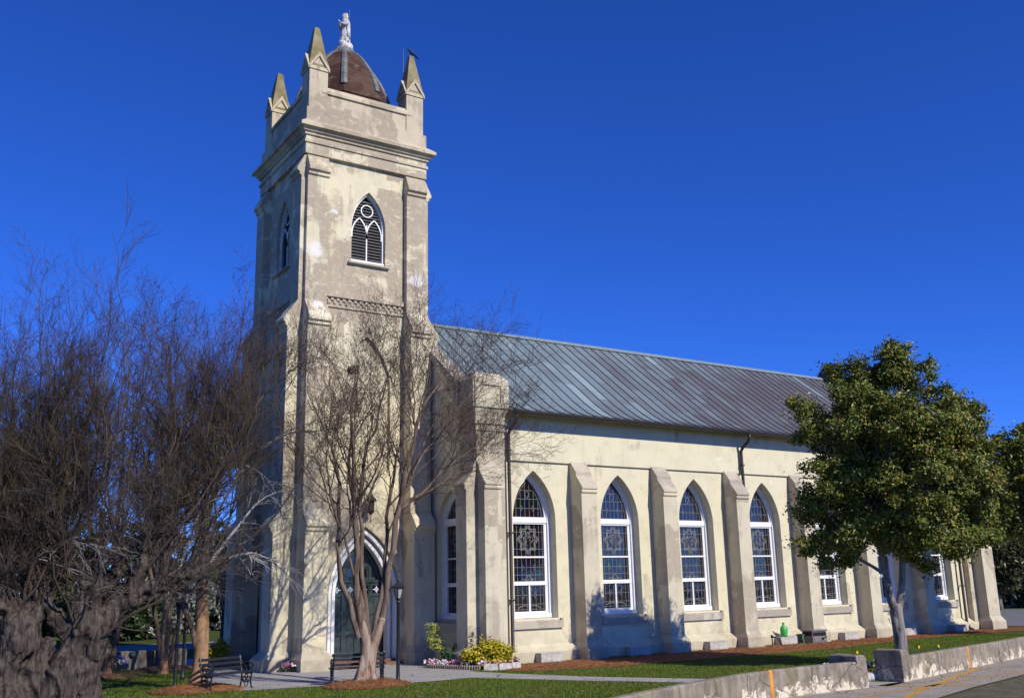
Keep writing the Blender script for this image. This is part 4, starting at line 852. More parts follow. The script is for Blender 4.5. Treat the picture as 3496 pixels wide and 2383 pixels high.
# --- bare crape myrtle in front of the door
def crape(root_loc, stems, trunk, name, label, mat, seeds=True, dens=1.0, group=None):
    t = empty(name, root_loc, label, 'tree', group); O = np.array(root_loc)
    mb = MB()
    for pts, rad in trunk:
        s = spline(pts, 5); n = len(s); s = [Vector(tuple(p))-Vector(root_loc) for p in s]; rr = [float(np.interp(i/(n-1), np.linspace(0, 1, len(rad)), rad)) for i in range(n)]
        mb.tube(s, rr, 14)
    mb.build('trunk', mat, t, True)
    K = 14; P = np.stack([resample(p, K) for p, r in stems])-O; Rr = np.stack([np.interp(np.linspace(0, 1, K), np.linspace(0, 1, len(r)), r) for p, r in stems])
    P[:, 2:-1] += RS.randn(*P[:, 2:-1].shape)*.03
    parts = [tubes_np(P, Rr, 9)]
    d_ = lambda n: max(1, int(round(n*dens)))
    c1, r1 = grow(P, Rr, d_(9), .36, 1.0, (1.6, 3.8), (20, 48), .08, .11, 9, .5, .007, .35); parts.append(tubes_np(c1, r1, 6))
    c2, r2 = grow(c1, r1, d_(7), .2, 1.0, (.7, 1.9), (22, 54), .08, .14, 7, .6, .005, .35)
    c3, r3 = grow(c2, r2, d_(5), .15, 1.0, (.35, .95), (22, 55), .07, .17, 5, .65, .0045, .5)
    c4, r4 = grow(c3, r3, d_(3), .2, 1.0, (.15, .45), (25, 60), .05, .2, 4, .7, .0036, .6)
    bo_ = np_mesh('branches', *join(parts), M['crapeb'], t, True)
    np_mesh('twigs', *join([tubes_np(c2, r2, 4), tubes_np(c3, r3, 3), tubes_np(c4, r4, 3)]), M['twig'], t)
    if seeds:
        tips = np.concatenate([c3[::3, -1], c4[::9, -1]]); tips = tips[RS.rand(len(tips)) < np.clip((tips[:, 2]-3)/12, .05, .8)]
        tips = np.repeat(tips, 4, 0)+RS.randn(len(tips)*4, 3)*.05
        oc = np.array([(1, 0, 0), (0, 1, 0), (-1, 0, 0), (0, -1, 0), (0, 0, 1), (0, 0, -1)])*.014; V = (tips[:, None]+oc[None]).reshape(-1, 3)
        fq = np.array([(0, 1, 4), (1, 2, 4), (2, 3, 4), (3, 0, 4), (1, 0, 5), (2, 1, 5), (3, 2, 5), (0, 3, 5)]); Q = (np.arange(len(tips))[:, None, None]*6+fq[None]).reshape(-1, 3)
        np_mesh('seed_pods', V, Q, M['pod'], t)
    return t
y0 = -5.95
def w(pts, dy=0, n=None):
    k = len(pts); return [(x, y0+dy*(i/(k-1))**1.2, z) for i, (x, z) in enumerate(pts)]
ST = [(w([(-.34, 1.18), (-.66, 2.2), (-.9, 3.38), (-.87, 4.33), (-.85, 5.38), (-1.18, 6.6), (-1.64, 7.56)], .5), [.10, .085, .07, .055, .04, .02]),
      (w([(-.25, 1.26), (-.45, 2.58), (-.5, 3.77), (-.58, 4.98), (-.68, 5.8), (-.75, 7.04), (-.72, 8.3)], -.4), [.115, .10, .09, .07, .045, .02]),
      (w([(-.13, 1.33), (-.27, 2.58), (-.32, 3.77), (-.4, 4.99), (-.44, 6.14), (-.3, 7.5), (-.04, 9.0)], .9), [.09, .08, .07, .05, .035, .016]),
      (w([(-.02, 1.02), (-.15, 2.19), (-.29, 3.77), (-.26, 4.99), (-.1, 6.16), (.26, 7.2), (.63, 8.6)], .3), [.08, .075, .07, .055, .04, .016]),
      (w([(.05, 1.1), (.31, 2.17), (.52, 3.37), (.65, 4.6), (.88, 5.7), (1.2, 6.9), (1.3, 8.3)], .7), [.08, .07, .06, .05, .035, .015]),
      (w([(.06, .78), (.36, 1.62), (.48, 2.73), (.66, 3.78), (.79, 4.6), (1.21, 6.31), (1.6, 7.65), (2.41, 8.62), (3.1, 9.3)], -.2), [.115, .105, .10, .09, .075, .05, .03, .014]),
      (w([(.7, 4.44), (1.21, 4.86), (1.99, 5.57), (2.79, 6.22), (3.9, 6.8)], -.5), [.065, .05, .035, .025, .012]),
      (w([(.68, 4.0), (1.2, 5.4), (2.0, 6.9), (2.7, 7.8), (3.6, 8.9)], .9), [.05, .04, .03, .02, .01]),
      (w([(-.45, 2.58), (-.9, 3.9), (-1.25, 4.5), (-1.6, 5.6), (-1.8, 6.8)], -.9), [.04, .04, .03, .02, .01]),
      (w([(.79, 4.6), (1.5, 6.0), (2.6, 7.3), (3.2, 8.0), (3.8, 8.6)], .2), [.06, .045, .03, .02, .01]),
      (w([(1.0, 5.4), (1.4, 7.0), (1.4, 8.3), (1.4, 9.2)], .4), [.05, .04, .025, .01]), (w([(1.2, 4.9), (2.4, 5.4), (3.1, 5.8), (3.8, 6.0)], .5), [.04, .03, .02, .008])]
TR = [([(-.2, -5.95, -.05), (-.19, -5.95, .12), (-.12, -5.95, .5), (-.12, -5.95, .95), (-.20, -5.95, 1.35), (-.28, -5.95, 1.6)], [.36, .28, .20, .175, .14, .10]),
      ([(-.1, -5.95, .1), (-.02, -5.95, .45), (.06, -5.95, .8), (.22, -5.95, 1.25), (.36, -5.96, 1.66)], [.22, .19, .15, .13, .10]),
      ([(-.45, -6.1, -.04), (-.32, -6.05, .2), (-.2, -5.97, .7)], [.12, .12, .10]), ([(.06, -6.2, -.04), (.0, -6.1, .25), (-.05, -5.97, .7)], [.13, .12, .1]), ([(.15, -5.8, -.04), (.05, -5.85, .25), (-.05, -5.93, .7)], [.12, .12, .1])]
SHF = Vector((-.21, -.45, .06))
ST = [([tuple(Vector(p)+SHF) for p in a], b) for a, b in ST]; TR = [([tuple(Vector(p)+SHF) for p in a], b) for a, b in TR]
ST = [(a, [q*.86 for q in b]) for a, b in ST]; TR = [(a, [q*.9 for q in b]) for a, b in TR]
cr = crape((-.36, -6.4, 0), ST, TR, 'crape_myrtle', 'bare multi stemmed tree with seed pods in front of the green church door', M['crape'], dens=1.0)
ne = MB()
for k in range(90):
    a = random.uniform(0, 2*PI); b_ = random.uniform(-.5, .5)
    ne.tube([(.16*math.cos(a+j*.5)*math.cos(b_)*random.uniform(.7, 1.15), .16*math.sin(a+j*.5)*random.uniform(.7, 1.15), .13*math.sin(b_+j*.2)*1.6) for j in range(4)], .006, 3)
nest = ne.build('nest', M['twigred']); nest.location = (-.55, -5.75, 8.65); tag(nest, 'round twig nest high among the bare branches before the tower', 'nest')
mm = MB(); vs = []; NN = 22
for i, (r, z) in enumerate([(1.15, .005), (.95, .05), (.6, .11), (.2, .15), (.02, .16)]):
    for k in range(NN):
        a = 2*PI*k/NN; f_ = 1+.10*math.sin(3*a+1)+.06*math.sin(5*a); vs.append((r*f_*math.cos(a), r*f_*math.sin(a)*.8, z))
mm.add(vs, [(i*NN+k, i*NN+(k+1) % NN, (i+1)*NN+(k+1) % NN, (i+1)*NN+k) for i in range(4) for k in range(NN)]); mo = mm.build('mulch_mound', M['mulch'], None, True); mo.location = (-.30, -6.45, 0); mo.scale = (1.05, .9, .9); mo['kind'] = 'structure'
m2 = mo.copy(); COL.objects.link(m2); m2.location = (-4.2, -4.35, 0)
m3 = mo.copy(); COL.objects.link(m3); m3.location = (-5.2, 2.3, 0)
m4 = mo.copy(); COL.objects.link(m4); m4.location = (-2.9, 4.1, 0)

# --- tan trunked crape myrtles on the left
def simple_crape(loc, h, r, lean, label, nst=4, dens=1.0, low=2.0, straight=False):
    x, y = loc; st_ = []; tr = []
    if straight:
        tr = [([(x, y, -.05), (x, y, .2), (x+.02, y, low*.5), (x+lean*.3, y, low)], [r*1.6, r*1.15, r, r*.9])]
    for k in range(nst):
        a = 2*PI*k/nst+lean*3+.4; sp_ = random.uniform(.8, 1.5)*h*.16
        b0 = (x+lean*.3, y, low) if straight else (x+.1*math.cos(a), y+.1*math.sin(a), .05)
        mid = (x+lean*.5+.45*sp_*math.cos(a), y+.45*sp_*math.sin(a), h*.42); top = (x+lean+sp_*math.cos(a), y+sp_*math.sin(a), h*random.uniform(.74, .86))
        st_.append(([b0, ((b0[0]+mid[0])/2, (b0[1]+mid[1])/2, (b0[2]+mid[2])/2+.2), mid, ((mid[0]+top[0])/2, (mid[1]+top[1])/2, (mid[2]+top[2])/2), top], [r*.85, r*.7, r*.5, r*.3, r*.12]))
    if not tr: tr = [([(x, y, -.05), (x, y, .15), (x, y, .4)], [r*2.2, r*1.9, r*1.5])]
    return crape((x, y, 0), st_, tr, 'crape_myrtle', label, M['crape2'], True, dens, 'bare crape myrtles left of the church')
c2t = crape((-4.12, -4.08, 0), [([(-4.12, -4.08, 2.4), (-4.12, -4.08, 4.24), (-4.06, -4.08, 5.45), (-3.69, -4.08, 7.12), (-3.4, -4.0, 9.2)], [.15, .14, .12, .08, .03]), ([(-4.12, -4.05, 3.9), (-4.5, -3.8, 5.5), (-5.0, -3.6, 7.5), (-5.3, -3.5, 9.5)], [.09, .08, .05, .02]),
                                ([(-4.1, -4.1, 4.6), (-3.7, -4.4, 6), (-3.0, -4.6, 7.6), (-2.4, -4.7, 8.6)], [.08, .06, .04, .015]), ([(-4.2, -4.1, 1.05), (-4.47, -4.1, 1.92), (-5.1, -4.05, 2.9), (-5.6, -4, 4.5), (-5.7, -4, 6.5)], [.07, .065, .06, .04, .02])],
            [([(-4.12, -4.08, -.05), (-4.12, -4.08, .15), (-4.08, -4.08, .5), (-4.06, -4.08, 1.2), (-4.10, -4.08, 2.2), (-4.12, -4.08, 2.7)], [.34, .26, .20, .185, .17, .155])], 'crape_myrtle', 'bare tree with a thick straight tan trunk left of the tower', M['crape2'], True, 1.0, 'bare crape myrtles left of the church')
simple_crape((-5.2, 2.3), 11.0, .12, .3, 'bare tree with slim pale trunks beside the big gnarled trunk', 4, .8)
simple_crape((-2.9, 4.1), 10.0, .10, -.2, 'bare tree with reddish stems spreading from a low fork before the far road', 4, .8)
simple_crape((-3.45, 2.2), 10.0, .09, .2, 'slender dark stemmed bare tree between the lamp posts', 2, .8)
simple_crape((-7.6, 3.0), 11.0, .13, -.3, 'bare tree with forked orange stems behind the gnarled trunk', 4, .85)

# --- the big gnarled tree on the left edge
tm = empty('gnarled_tree', (-7.9, -5.6, 0), 'old tree with a massive gnarled trunk and upright feathery twigs at the left edge', 'tree'); TO = np.array((-7.9, -5.6, 0))
LB = [([(-8.9, -5.6, -.3), (-8.85, -5.6, .8), (-8.65, -5.6, 1.7), (-8.9, -5.6, 2.25), (-9.6, -5.6, 2.7), (-10.6, -5.3, 3.5)], [.62, .50, .42, .33, .26, .16]),
      ([(-7.9, -5.7, -.3), (-7.75, -5.7, .7), (-7.4, -5.7, 1.6), (-7.3, -5.7, 2.4), (-7.25, -5.7, 3.3), (-7.1, -5.8, 4.6)], [.46, .40, .36, .30, .19, .10]),
      ([(-7.3, -5.6, -.3), (-7.25, -5.6, .6), (-7.1, -5.6, 1.5), (-7.0, -5.6, 2.0)], [.42, .36, .30, .27]),
      ([(-7.2, -5.6, 1.6), (-6.7, -5.6, 2.1), (-6.0, -5.6, 2.5), (-5.2, -5.6, 2.95), (-4.4, -5.5, 3.15), (-3.9, -5.4, 3.35)], [.28, .24, .19, .15, .12, .07]),
      ([(-7.6, -5.6, 1.6), (-8.1, -5.5, 2.3), (-8.8, -5.4, 3.1), (-9.5, -5.3, 4.0)], [.28, .22, .18, .12]),
      ([(-7.2, -5.5, 2.2), (-6.5, -5.2, 3.2), (-5.6, -5.0, 4.4), (-4.3, -4.9, 5.6), (-2.9, -4.8, 6.4)], [.18, .14, .11, .08, .05]),
      ([(-7.3, -5.8, 2.6), (-7.9, -6.0, 3.6), (-8.2, -6.2, 5.0)], [.16, .12, .08]), ([(-6.4, -5.6, 2.3), (-6.1, -5.8, 3.3), (-6.0, -6.0, 4.8)], [.12, .10, .07]),
      ([(-8.7, -5.6, 1.6), (-8.4, -5.2, 2.8), (-8.5, -5.0, 4.4)], [.2, .15, .1]),
      ([(-8.35, -5.5, -.3), (-8.3, -5.5, .4), (-8.2, -5.5, 1.0), (-8.0, -5.5, 1.5)], [.46, .38, .26, .16])]
tk = MB()
for pts, rad in LB:
    s = spline(pts, 6); n = len(s); q = []; rr = []
    for i, p in enumerate(s):
        r = float(np.interp(i/(n-1), np.linspace(0, 1, len(rad)), rad)); r *= 1+.22*mnoise.noise(Vector(p)*2.3)
        v = Vector(tuple(p))+Vector((mnoise.noise(Vector(p)*1.3), mnoise.noise(Vector(p)*1.3+Vector((9, 0, 0))), mnoise.noise(Vector(p)*1.3+Vector((0, 9, 0)))))*r*.35
        q.append(v-Vector(tuple(TO))); rr.append(max(r, .03))
    tk.tube(q, rr, 14)
for k in range(22):
    pts, rad = LB[random.choice([0, 0, 1, 1, 2])]; s = spline(pts, 6); i = random.randrange(len(s)//2+4); i = min(i, len(s)-1); p = s[i]-Vector(tuple(TO)); r = rad[0]*.8; a = random.uniform(0, 2*PI)
    rr_ = random.uniform(.09, .24); tk.ball((p.x+r*.8*math.cos(a), p.y+r*.8*math.sin(a), max(.1, p.z)), (rr_, rr_, rr_*1.4), 10, 8)
to = tk.build('trunk', M['gnarl'], tm, True)
md = to.modifiers.new('fuse', 'REMESH'); md.mode = 'VOXEL'; md.voxel_size = .032; md.use_smooth_shade = True
me_ = bpy.data.meshes.new_from_object(to.evaluated_get(bpy.context.evaluated_depsgraph_get())); to.modifiers.clear(); to.data = me_; me_.name = 'trunk'
nv = len(me_.vertices); co_ = np.empty(nv*3); no_ = np.empty(nv*3); me_.vertices.foreach_get('co', co_); me_.vertices.foreach_get('normal', no_); co_ = co_.reshape(-1, 3); no_ = no_.reshape(-1, 3)
for q in range(nv):
    x, y, z = co_[q]; nz = mnoise.noise
    tw_ = z*.8; u, v_ = x+.18*nz((x*1.5, y*1.5, z*1.1)), y+.18*nz((x*1.5+7, y*1.5, z*1.1))
    rid = 1-abs(nz((u*4.2, v_*4.2, z*.9)))*2; fine = 1-abs(nz((u*13+3, v_*13, z*3.5)))*2; big = nz((x*1.9, y*1.9, z*1.3+5)); hol = max(0, nz((x*2.6+11, y*2.6, z*1.9))-.28)
    co_[q] += no_[q]*(.10*big+.085*(rid-.5)+.030*(fine-.5)+.018*nz((x*30, y*30, z*14))-.42*hol)
me_.vertices.foreach_set('co', co_.ravel()); me_.update(); me_.polygons.foreach_set('use_smooth', [True]*len(me_.polygons))
K = 14; sh = []
rnd = random.Random(5)
for k in range(125):
    pts, rad = LB[rnd.choice([0, 0, 1, 3, 4, 4, 4, 5, 5, 6, 6, 7, 7, 8, 8])]; s = spline(pts, 6); p = s[rnd.randrange(len(s)//3, len(s)*9//10)]
    top = rnd.choice([rnd.uniform(5.0, 8.5), rnd.uniform(7.5, 9.7)]) if k % 8 else rnd.uniform(9.6, 10.5); top -= .9 if p.x < -8.6 else 0; h = max(2.2, top-p.z)
    out = (p.x+7.2)*.6; dx = out+rnd.gauss(0, 1.5)*h/6; dy = rnd.gauss(0, 1.1)*h/6
    if p.x > -5: dx = rnd.uniform(-.6, 1.5)*h/6
    sh.append(([tuple(p), (p.x+dx*.55+rnd.uniform(-.25, .25), p.y+dy*.5, p.z+h*.24), (p.x+dx*.9+rnd.uniform(-.3, .3), p.y+dy*.8, p.z+h*.58), (p.x+dx*1.05+rnd.uniform(-.35, .35), p.y+dy, p.z+h)], [.040, .027, .015, .004]))
P = np.stack([resample(p, K) for p, r in sh])-TO; Rr = np.stack([np.interp(np.linspace(0, 1, K), np.linspace(0, 1, len(r)), r) for p, r in sh])
P[:, 1:] += np.cumsum(RS.randn(*P[:, 1:].shape)*.07, axis=1)
c1, r1 = grow(P, Rr, 14, .10, .98, (.8, 2.5), (18, 60), .07, .11, 8, .5, .005, .35)
c2, r2 = grow(c1, r1, 8, .12, 1.0, (.4, 1.1), (18, 52), .07, .11, 6, .6, .0034, .5)
c3, r3 = grow(c2[::2], r2[::2], 5, .15, 1.0, (.2, .55), (16, 40), .08, .12, 4, .7, .003, .6)
np_mesh('branches', *join([tubes_np(P, Rr, 6), tubes_np(c1, r1, 4)]), M['twigred'], tm)
np_mesh('twigs', *join([tubes_np(c2, r2, 3), tubes_np(c3, r3, 3)]), M['twigred'], tm)
LP_ = np.stack([resample(p, 12) for p, r in LB])-TO; LR_ = np.stack([np.interp(np.linspace(0, 1, 12), np.linspace(0, 1, len(r)), r) for p, r in LB])
e1, f1 = grow(LP_, LR_, 30, .40, 1.0, (.8, 2.4), (35, 85), .09, .13, 9, .10, .006, .3); ok = e1[:, :, 2].min(1) > 2.2; e1, f1 = e1[ok], f1[ok]
e2, f2 = grow(e1, f1, 9, .12, 1, (.4, 1.2), (25, 65), .03, .14, 7, .5, .0042, .4); ok = e2[:, :, 2].min(1) > 2.1; e2, f2 = e2[ok], f2[ok]; e3, f3 = grow(e2, f2, 5, .15, 1, (.2, .6), (25, 60), .0, .14, 5, .6, .0032, .5)
np_mesh('low_twigs', *join([tubes_np(e1, f1, 5), tubes_np(e2, f2, 4), tubes_np(e3, f3, 3)]), M['twigmid'], tm)
sel = (c2[:, 0, 2] > 3.0) & (c2[:, 0, 2] < 7.5) & (RS.rand(len(c2)) < .12)
c4, r4 = grow(c2[sel], r2[sel], 5, .2, 1.0, (.2, .5), (12, 34), .15, .1, 4, .8, .005, .6); np_mesh('green_foliage', *tubes_np(c4, r4, 3), M['feather'], tm)
dg = [([(-4.4, -5.5, 3.2), (-3.6, -5.3, 4.2), (-3.0, -5.2, 4.9), (-2.3, -5.2, 5.2), (-1.7, -5.2, 4.9)], [.05, .04, .03, .02, .008]), ([(-3.9, -5.4, 3.35), (-3.2, -5.3, 3.5), (-2.5, -5.3, 3.2), (-2.0, -5.3, 2.7)], [.05, .035, .02, .008]),
      ([(-4.3, -4.9, 5.6), (-3.4, -4.9, 5.9), (-2.6, -4.9, 5.4), (-2.2, -4.9, 4.4)], [.05, .04, .025, .008]), ([(-2.9, -4.8, 6.4), (-2.0, -4.8, 6.9), (-1.2, -4.8, 7.0), (-.4, -4.8, 7.2)], [.045, .03, .02, .007]),
      ([(-5.6, -5.0, 4.4), (-5.3, -5.2, 4.6), (-5.2, -5.3, 3.8), (-5.25, -5.3, 2.9)], [.04, .03, .02, .008]), ([(-5.2, -5.6, 2.95), (-4.9, -5.7, 4.0), (-4.6, -5.7, 5.0), (-4.0, -5.7, 6.3)], [.04, .03, .025, .01]), ([(-8.9, -5.6, 3.0), (-8.2, -5.9, 3.6), (-7.4, -6.1, 3.7), (-6.6, -6.2, 3.4)], [.04, .03, .02, .008])]
P2 = np.stack([resample(p, 10) for p, r in dg])-TO; R2_ = np.stack([np.interp(np.linspace(0, 1, 10), np.linspace(0, 1, len(r)), r) for p, r in dg])
d1, q1 = grow(P2, R2_, 12, .1, 1, (.5, 1.4), (20, 60), -.06, .12, 7, .6, .006, .4); d2, q2 = grow(d1, q1, 6, .1, 1, (.25, .7), (25, 60), -.07, .14, 5, .65, .0042, .5)
np_mesh('dead_twigs', *join([tubes_np(P2, R2_, 6), tubes_np(d1, q1, 4), tubes_np(d2, q2, 3)]), M['twiggrey'], tm)

# --- leafy trees
LAT = np.array((math.cos(ya), -math.sin(ya), 0)); DEP = np.array((math.sin(ya), math.cos(ya), 0))
def leafy(name, loc, blobs, nclump, nleaf, size, trunk, label, mat, cat='tree', group=None, tmat='greybark', limbs=True):
    t = empty(name, loc, label, cat, group); O = np.array(loc)
    mb = MB()
    for pts, rad in trunk:
        s = spline(pts, 6); n = len(s); rr = [float(np.interp(i/(n-1), np.linspace(0, 1, len(rad)), rad))*(1+.10*mnoise.noise(Vector(tuple(p))*3)) for i, p in enumerate(s)]; mb.tube([tuple(p) for p in s], rr, 12)
    mb.build('trunk', M[tmat], t, True)
    bl = np.array(blobs); wgt = bl[:, 3]**2.3; wgt /= wgt.sum(); ci = RS.choice(len(bl), nclump, p=wgt)
    dr = unit(RS.randn(nclump, 3)); rad = bl[ci, 3]*(RS.rand(nclump)**.38)
    cc = bl[ci, 0][:, None]*LAT+bl[ci, 1][:, None]*DEP+np.c_[np.zeros((nclump, 2)), bl[ci, 2]]+dr*rad[:, None]*np.array([1, 1, .92])
    if limbs:
        ends = cc[::3]; starts = np.array([trunk[-1][0][-1], trunk[-2][0][-1] if len(trunk) > 1 else trunk[-1][0][-1]]); si = RS.randint(0, len(starts), len(ends)); S0 = starts[si]
        md_ = (S0+ends)/2+np.c_[RS.randn(len(ends), 2)*.12, -.1+RS.randn(len(ends))*.1]; Pk = np.stack([S0, S0*.5+md_*.5, md_, md_*.5+ends*.5, ends], 1); Rk = np.tile(np.array([.035, .026, .02, .013, .006]), (len(ends), 1)); np_mesh('branches', *tubes_np(Pk, Rk, 5), M[tmat], t)
    csz = np.repeat(.65+.8*RS.rand(nclump, 1), nleaf, 0)
    C_ = np.repeat(cc, nleaf, 0)+RS.randn(nclump*nleaf, 3)*csz*np.array([.145, .145, .11])*(size/.065)**(.5 if size > .05 else 1.4)
    Nr = np.repeat(dr, nleaf, 0)*.5+np.array([0, -.15, .55])+RS.randn(nclump*nleaf, 3)*.55
    leaves('crown', C_, Nr, size*(.55+.9*RS.rand(len(C_))), mat, t); return t
B1 = [(a+.085*(c_-3)+.12, b, c_, d_*1.06) for a, b, c_, d_ in [(.06, .0, 8.95, .5), (-.4, .3, 8.2, .9), (0, .1, 8.5, .7), (.1, 0, 9.2, .38), (-1.2, 0, 8.3, .75), (1.05, .2, 8.2, .8), (-2.75, .2, 7.75, .36), (-2.5, .1, 7.4, .35), (-2.45, 0, 6.95, .6), (-.95, -.6, 6.9, 1.2), (-.6, 1.2, 6.8, 1.3), (.8, -.8, 6.7, 1.2), (.9, 1.2, 6.6, 1.3), (2.0, 0, 6.8, .85), (2.55, .2, 7.1, .4), (-1.9, -.3, 5.5, .95), (-2.55, .1, 4.75, .55),
      (-.2, -1.4, 5.4, 1.2), (-.2, 1.2, 5.3, 1.4), (1.6, -.3, 5.2, 1.15), (-2.3, 0, 3.75, .55), (-1.3, -.6, 4.0, .8), (-1.0, .9, 4.1, .9), (.3, -1.0, 4.0, .95), (.4, 1.1, 4.2, 1.0), (1.7, .2, 4.1, .85), (2.25, -.2, 4.4, .6), (2.5, 0, 5.6, .7), (0, -1.7, 6.6, .9), (1.9, .4, 5.9, .8), (2.3, .3, 4.9, .6), (-.1, -.7, 3.35, .55), (.9, .3, 3.3, .6), (-1.7, .2, 3.2, .5), (2.6, .2, 6.3, .5), (2.9, .1, 5.0, .45), (-2.6, .1, 3.5, .35), (2.2, -.2, 3.7, .6), (1.4, -.5, 3.6, .7), (2.6, 0, 4.3, .5), (0, -.9, 3.7, .6), (2.4, .1, 7.3, .5), (1.7, .1, 7.7, .5)]]
lt = leafy('leafy_tree', (13.1, -13.2, 0), B1, 900, 210, .056,
      [([(0, 0, -.05), (-.02, 0, .15), (.0, 0, .8), (-.04, 0, 1.5), (-.02, 0, 1.75)], [.29, .205, .175, .17, .13]), ([(-.03, 0, .7), (-.12, 0, 1.3), (.02, 0, 1.55)], [.09, .12, .08]),
       ([(-.04, 0, 1.45), (-.19, .05, 2.0), (-.26, .05, 2.7), (-.40, .1, 3.6), (-.5, .1, 4.6)], [.125, .105, .09, .07, .05]), ([(.0, 0, 1.45), (.17, -.06, 2.0), (.32, -.12, 2.9), (.38, -.12, 4.0), (.4, -.1, 5.2)], [.12, .10, .085, .065, .04]),
       ([(-.24, .05, 2.55), (-.8, .35, 2.95), (-1.6, .8, 3.4)], [.06, .045, .025]), ([(.36, -.12, 3.6), (.1, 0, 4.4), (.0, .05, 5.2)], [.05, .04, .03]), ([(-.38, .1, 3.5), (-.2, 0, 4.3), (-.1, 0, 5.2)], [.05, .04, .03])],
      'round leafy green tree with a grey forked trunk behind the right wall', M['leaf'])
B2 = [(-.3, 0, 8.6, .6), (-1.0, 0, 7.6, 1.0), (.6, 0, 7.8, 1.2), (-1.5, 0, 6.0, 1.1), (.2, -.8, 6.2, 1.4), (.2, 1.0, 6.2, 1.4), (1.6, 0, 6.2, 1.3), (-1.7, 0, 4.9, .9), (0, 0, 4.6, 1.3), (1.4, 0, 4.6, 1.1)]
leafy('leafy_tree', (29.6, -9.0, 0), B2, 420, 110, .085, [([(0, 0, -.05), (0, 0, .2), (0, 0, 2.2), (.05, 0, 4.5)], [.28, .2, .17, .1]), ([(0, 0, 2.0), (-.5, .2, 3.4), (-.9, .3, 4.8)], [.1, .08, .05])], 'leafy green tree cut off by the right edge of the photograph', M['leaf'])
def far_tree(loc, h, rw, label, mat, n=150, nl=70, sz=.16, name='dark_tree', group=None, low=.08):
    bl = []
    for k in range(14):
        z = h*random.uniform(low, .92); rr_ = rw*(.30+.25*random.random()); lim = rw*(1-abs(z/h-.4)*.9); bl.append((random.uniform(-1, 1)*lim*.7, random.uniform(-1, 1)*lim*.7, z, rr_))
    return leafy(name, loc, bl, n, nl, sz, [([(0, 0, -.1), (0, 0, h*.3), (.1, 0, h*.6)], [rw*.09, rw*.06, rw*.03])], label, mat, 'tree' if h > 3.5 else 'shrub', group, limbs=False)
far_tree((58.0, 11.0, 0), 10.5, 2.4, 'olive green feathery tree at the end of the nave across the car park', M['olive'], 220, 80, .16, 'olive_tree', low=.02)
GB = 'dark evergreens beyond the car park on the right'
for x, y, h, r, lb in ((62.5, 12.5, 11, 3.6, 'tall almost black evergreen right behind the olive green tree'), (67, 9.5, 12, 4.2, 'almost black evergreen at the right edge beyond the car park'), (72, 17, 13, 4.5, 'black evergreen rising behind the others at the far right')):
    far_tree((x, y, 0), h, r, lb, M['leaf2'], 260, 80, .24, 'dark_tree', GB, low=.0)
GL = 'shrubs across the far road on the left'
k = 0
HL = ['dark rounded shrub by the far road between the gnarled trunk and the forked tree', 'silvery grey shrub across the far road behind the forked tree', 'pale spiky shrub mass across the far road beside the tan trunk', 'dark green tall shrub across the far road near the tower corner', 'dark green bush far left beyond the road', 'broad dark shrub beyond the road at the left edge', 'tall dark tree beyond the road behind the gnarled trunk', 'tall dark tree beyond the road behind the lamp posts', 'dark tree beyond the road left of the tower base', 'dark leafy tree far off at the left edge']
for (x, y, h, r, mt) in ((1.2, 28.5, 2.6, 2.0, 'hedge'), (6.5, 35, 3.0, 1.8, 'silver'), (10.5, 37, 3.0, 2.0, 'silver'), (10, 41, 5.5, 3.2, 'hedge'), (-4.5, 30, 3.0, 2.4, 'hedge'), (-10.5, 31, 3.4, 3.0, 'hedge'), (-1.0, 44, 7.0, 4.0, 'hedge'), (6.0, 47, 7.5, 4.2, 'hedge'), (13.5, 50, 8.0, 4.2, 'hedge'), (-10, 46, 7.0, 4.5, 'hedge')):
    far_tree((x, y, 0), h, r, HL[k], M[mt], 130, 70, .16 if h < 4 else .2, 'shrub' if h < 4 else 'dark_tree', GL, low=.02); k += 1
fw = leafy('far_wood', (20, 75, 0), [(random.uniform(-75, 75), random.uniform(-4, 6), random.uniform(1, 7), random.uniform(2.5, 3.6)) for _ in range(60)], 900, 40, .5, [([(0, 0, 0), (0, 0, 2)], [.2, .1])], 'distant band of dark woodland behind the church', M['hedge'], 'woodland', limbs=False); fw['kind'] = 'stuff'
# palm
pm = empty('palm', (1.65, 12.1, 0), 'dark palm trunk with a skirt of dead fronds behind the tower left side', 'palm')
MB().tube([(0, 0, -.05), (0, 0, 1.5), (.05, 0, 3.6)], [.3, .26, .26], 10).build('trunk', M['gnarl'], pm, True)
fd = MB()
for k in range(70):
    a = 2*PI*k/70*7.3; z0 = 3.3+.5*(k/70); d_ = -1.0 if k < 45 else .35
    L_ = random.uniform(.9, 1.5); c_, s_ = math.cos(a), math.sin(a)
    fd.add([(c_*.2-s_*.16, s_*.2+c_*.16, z0), (c_*.2+s_*.16, s_*.2-c_*.16, z0), (c_*(.35+.35*(d_ > 0))*L_+s_*.2, s_*(.35+.35*(d_ > 0))*L_-c_*.2, z0+d_*L_), (c_*(.35+.35*(d_ > 0))*L_-s_*.2, s_*(.35+.35*(d_ > 0))*L_+c_*.2, z0+d_*L_)], [(0, 1, 2, 3)])
fd.build('fronds', M['leaf2'], pm)

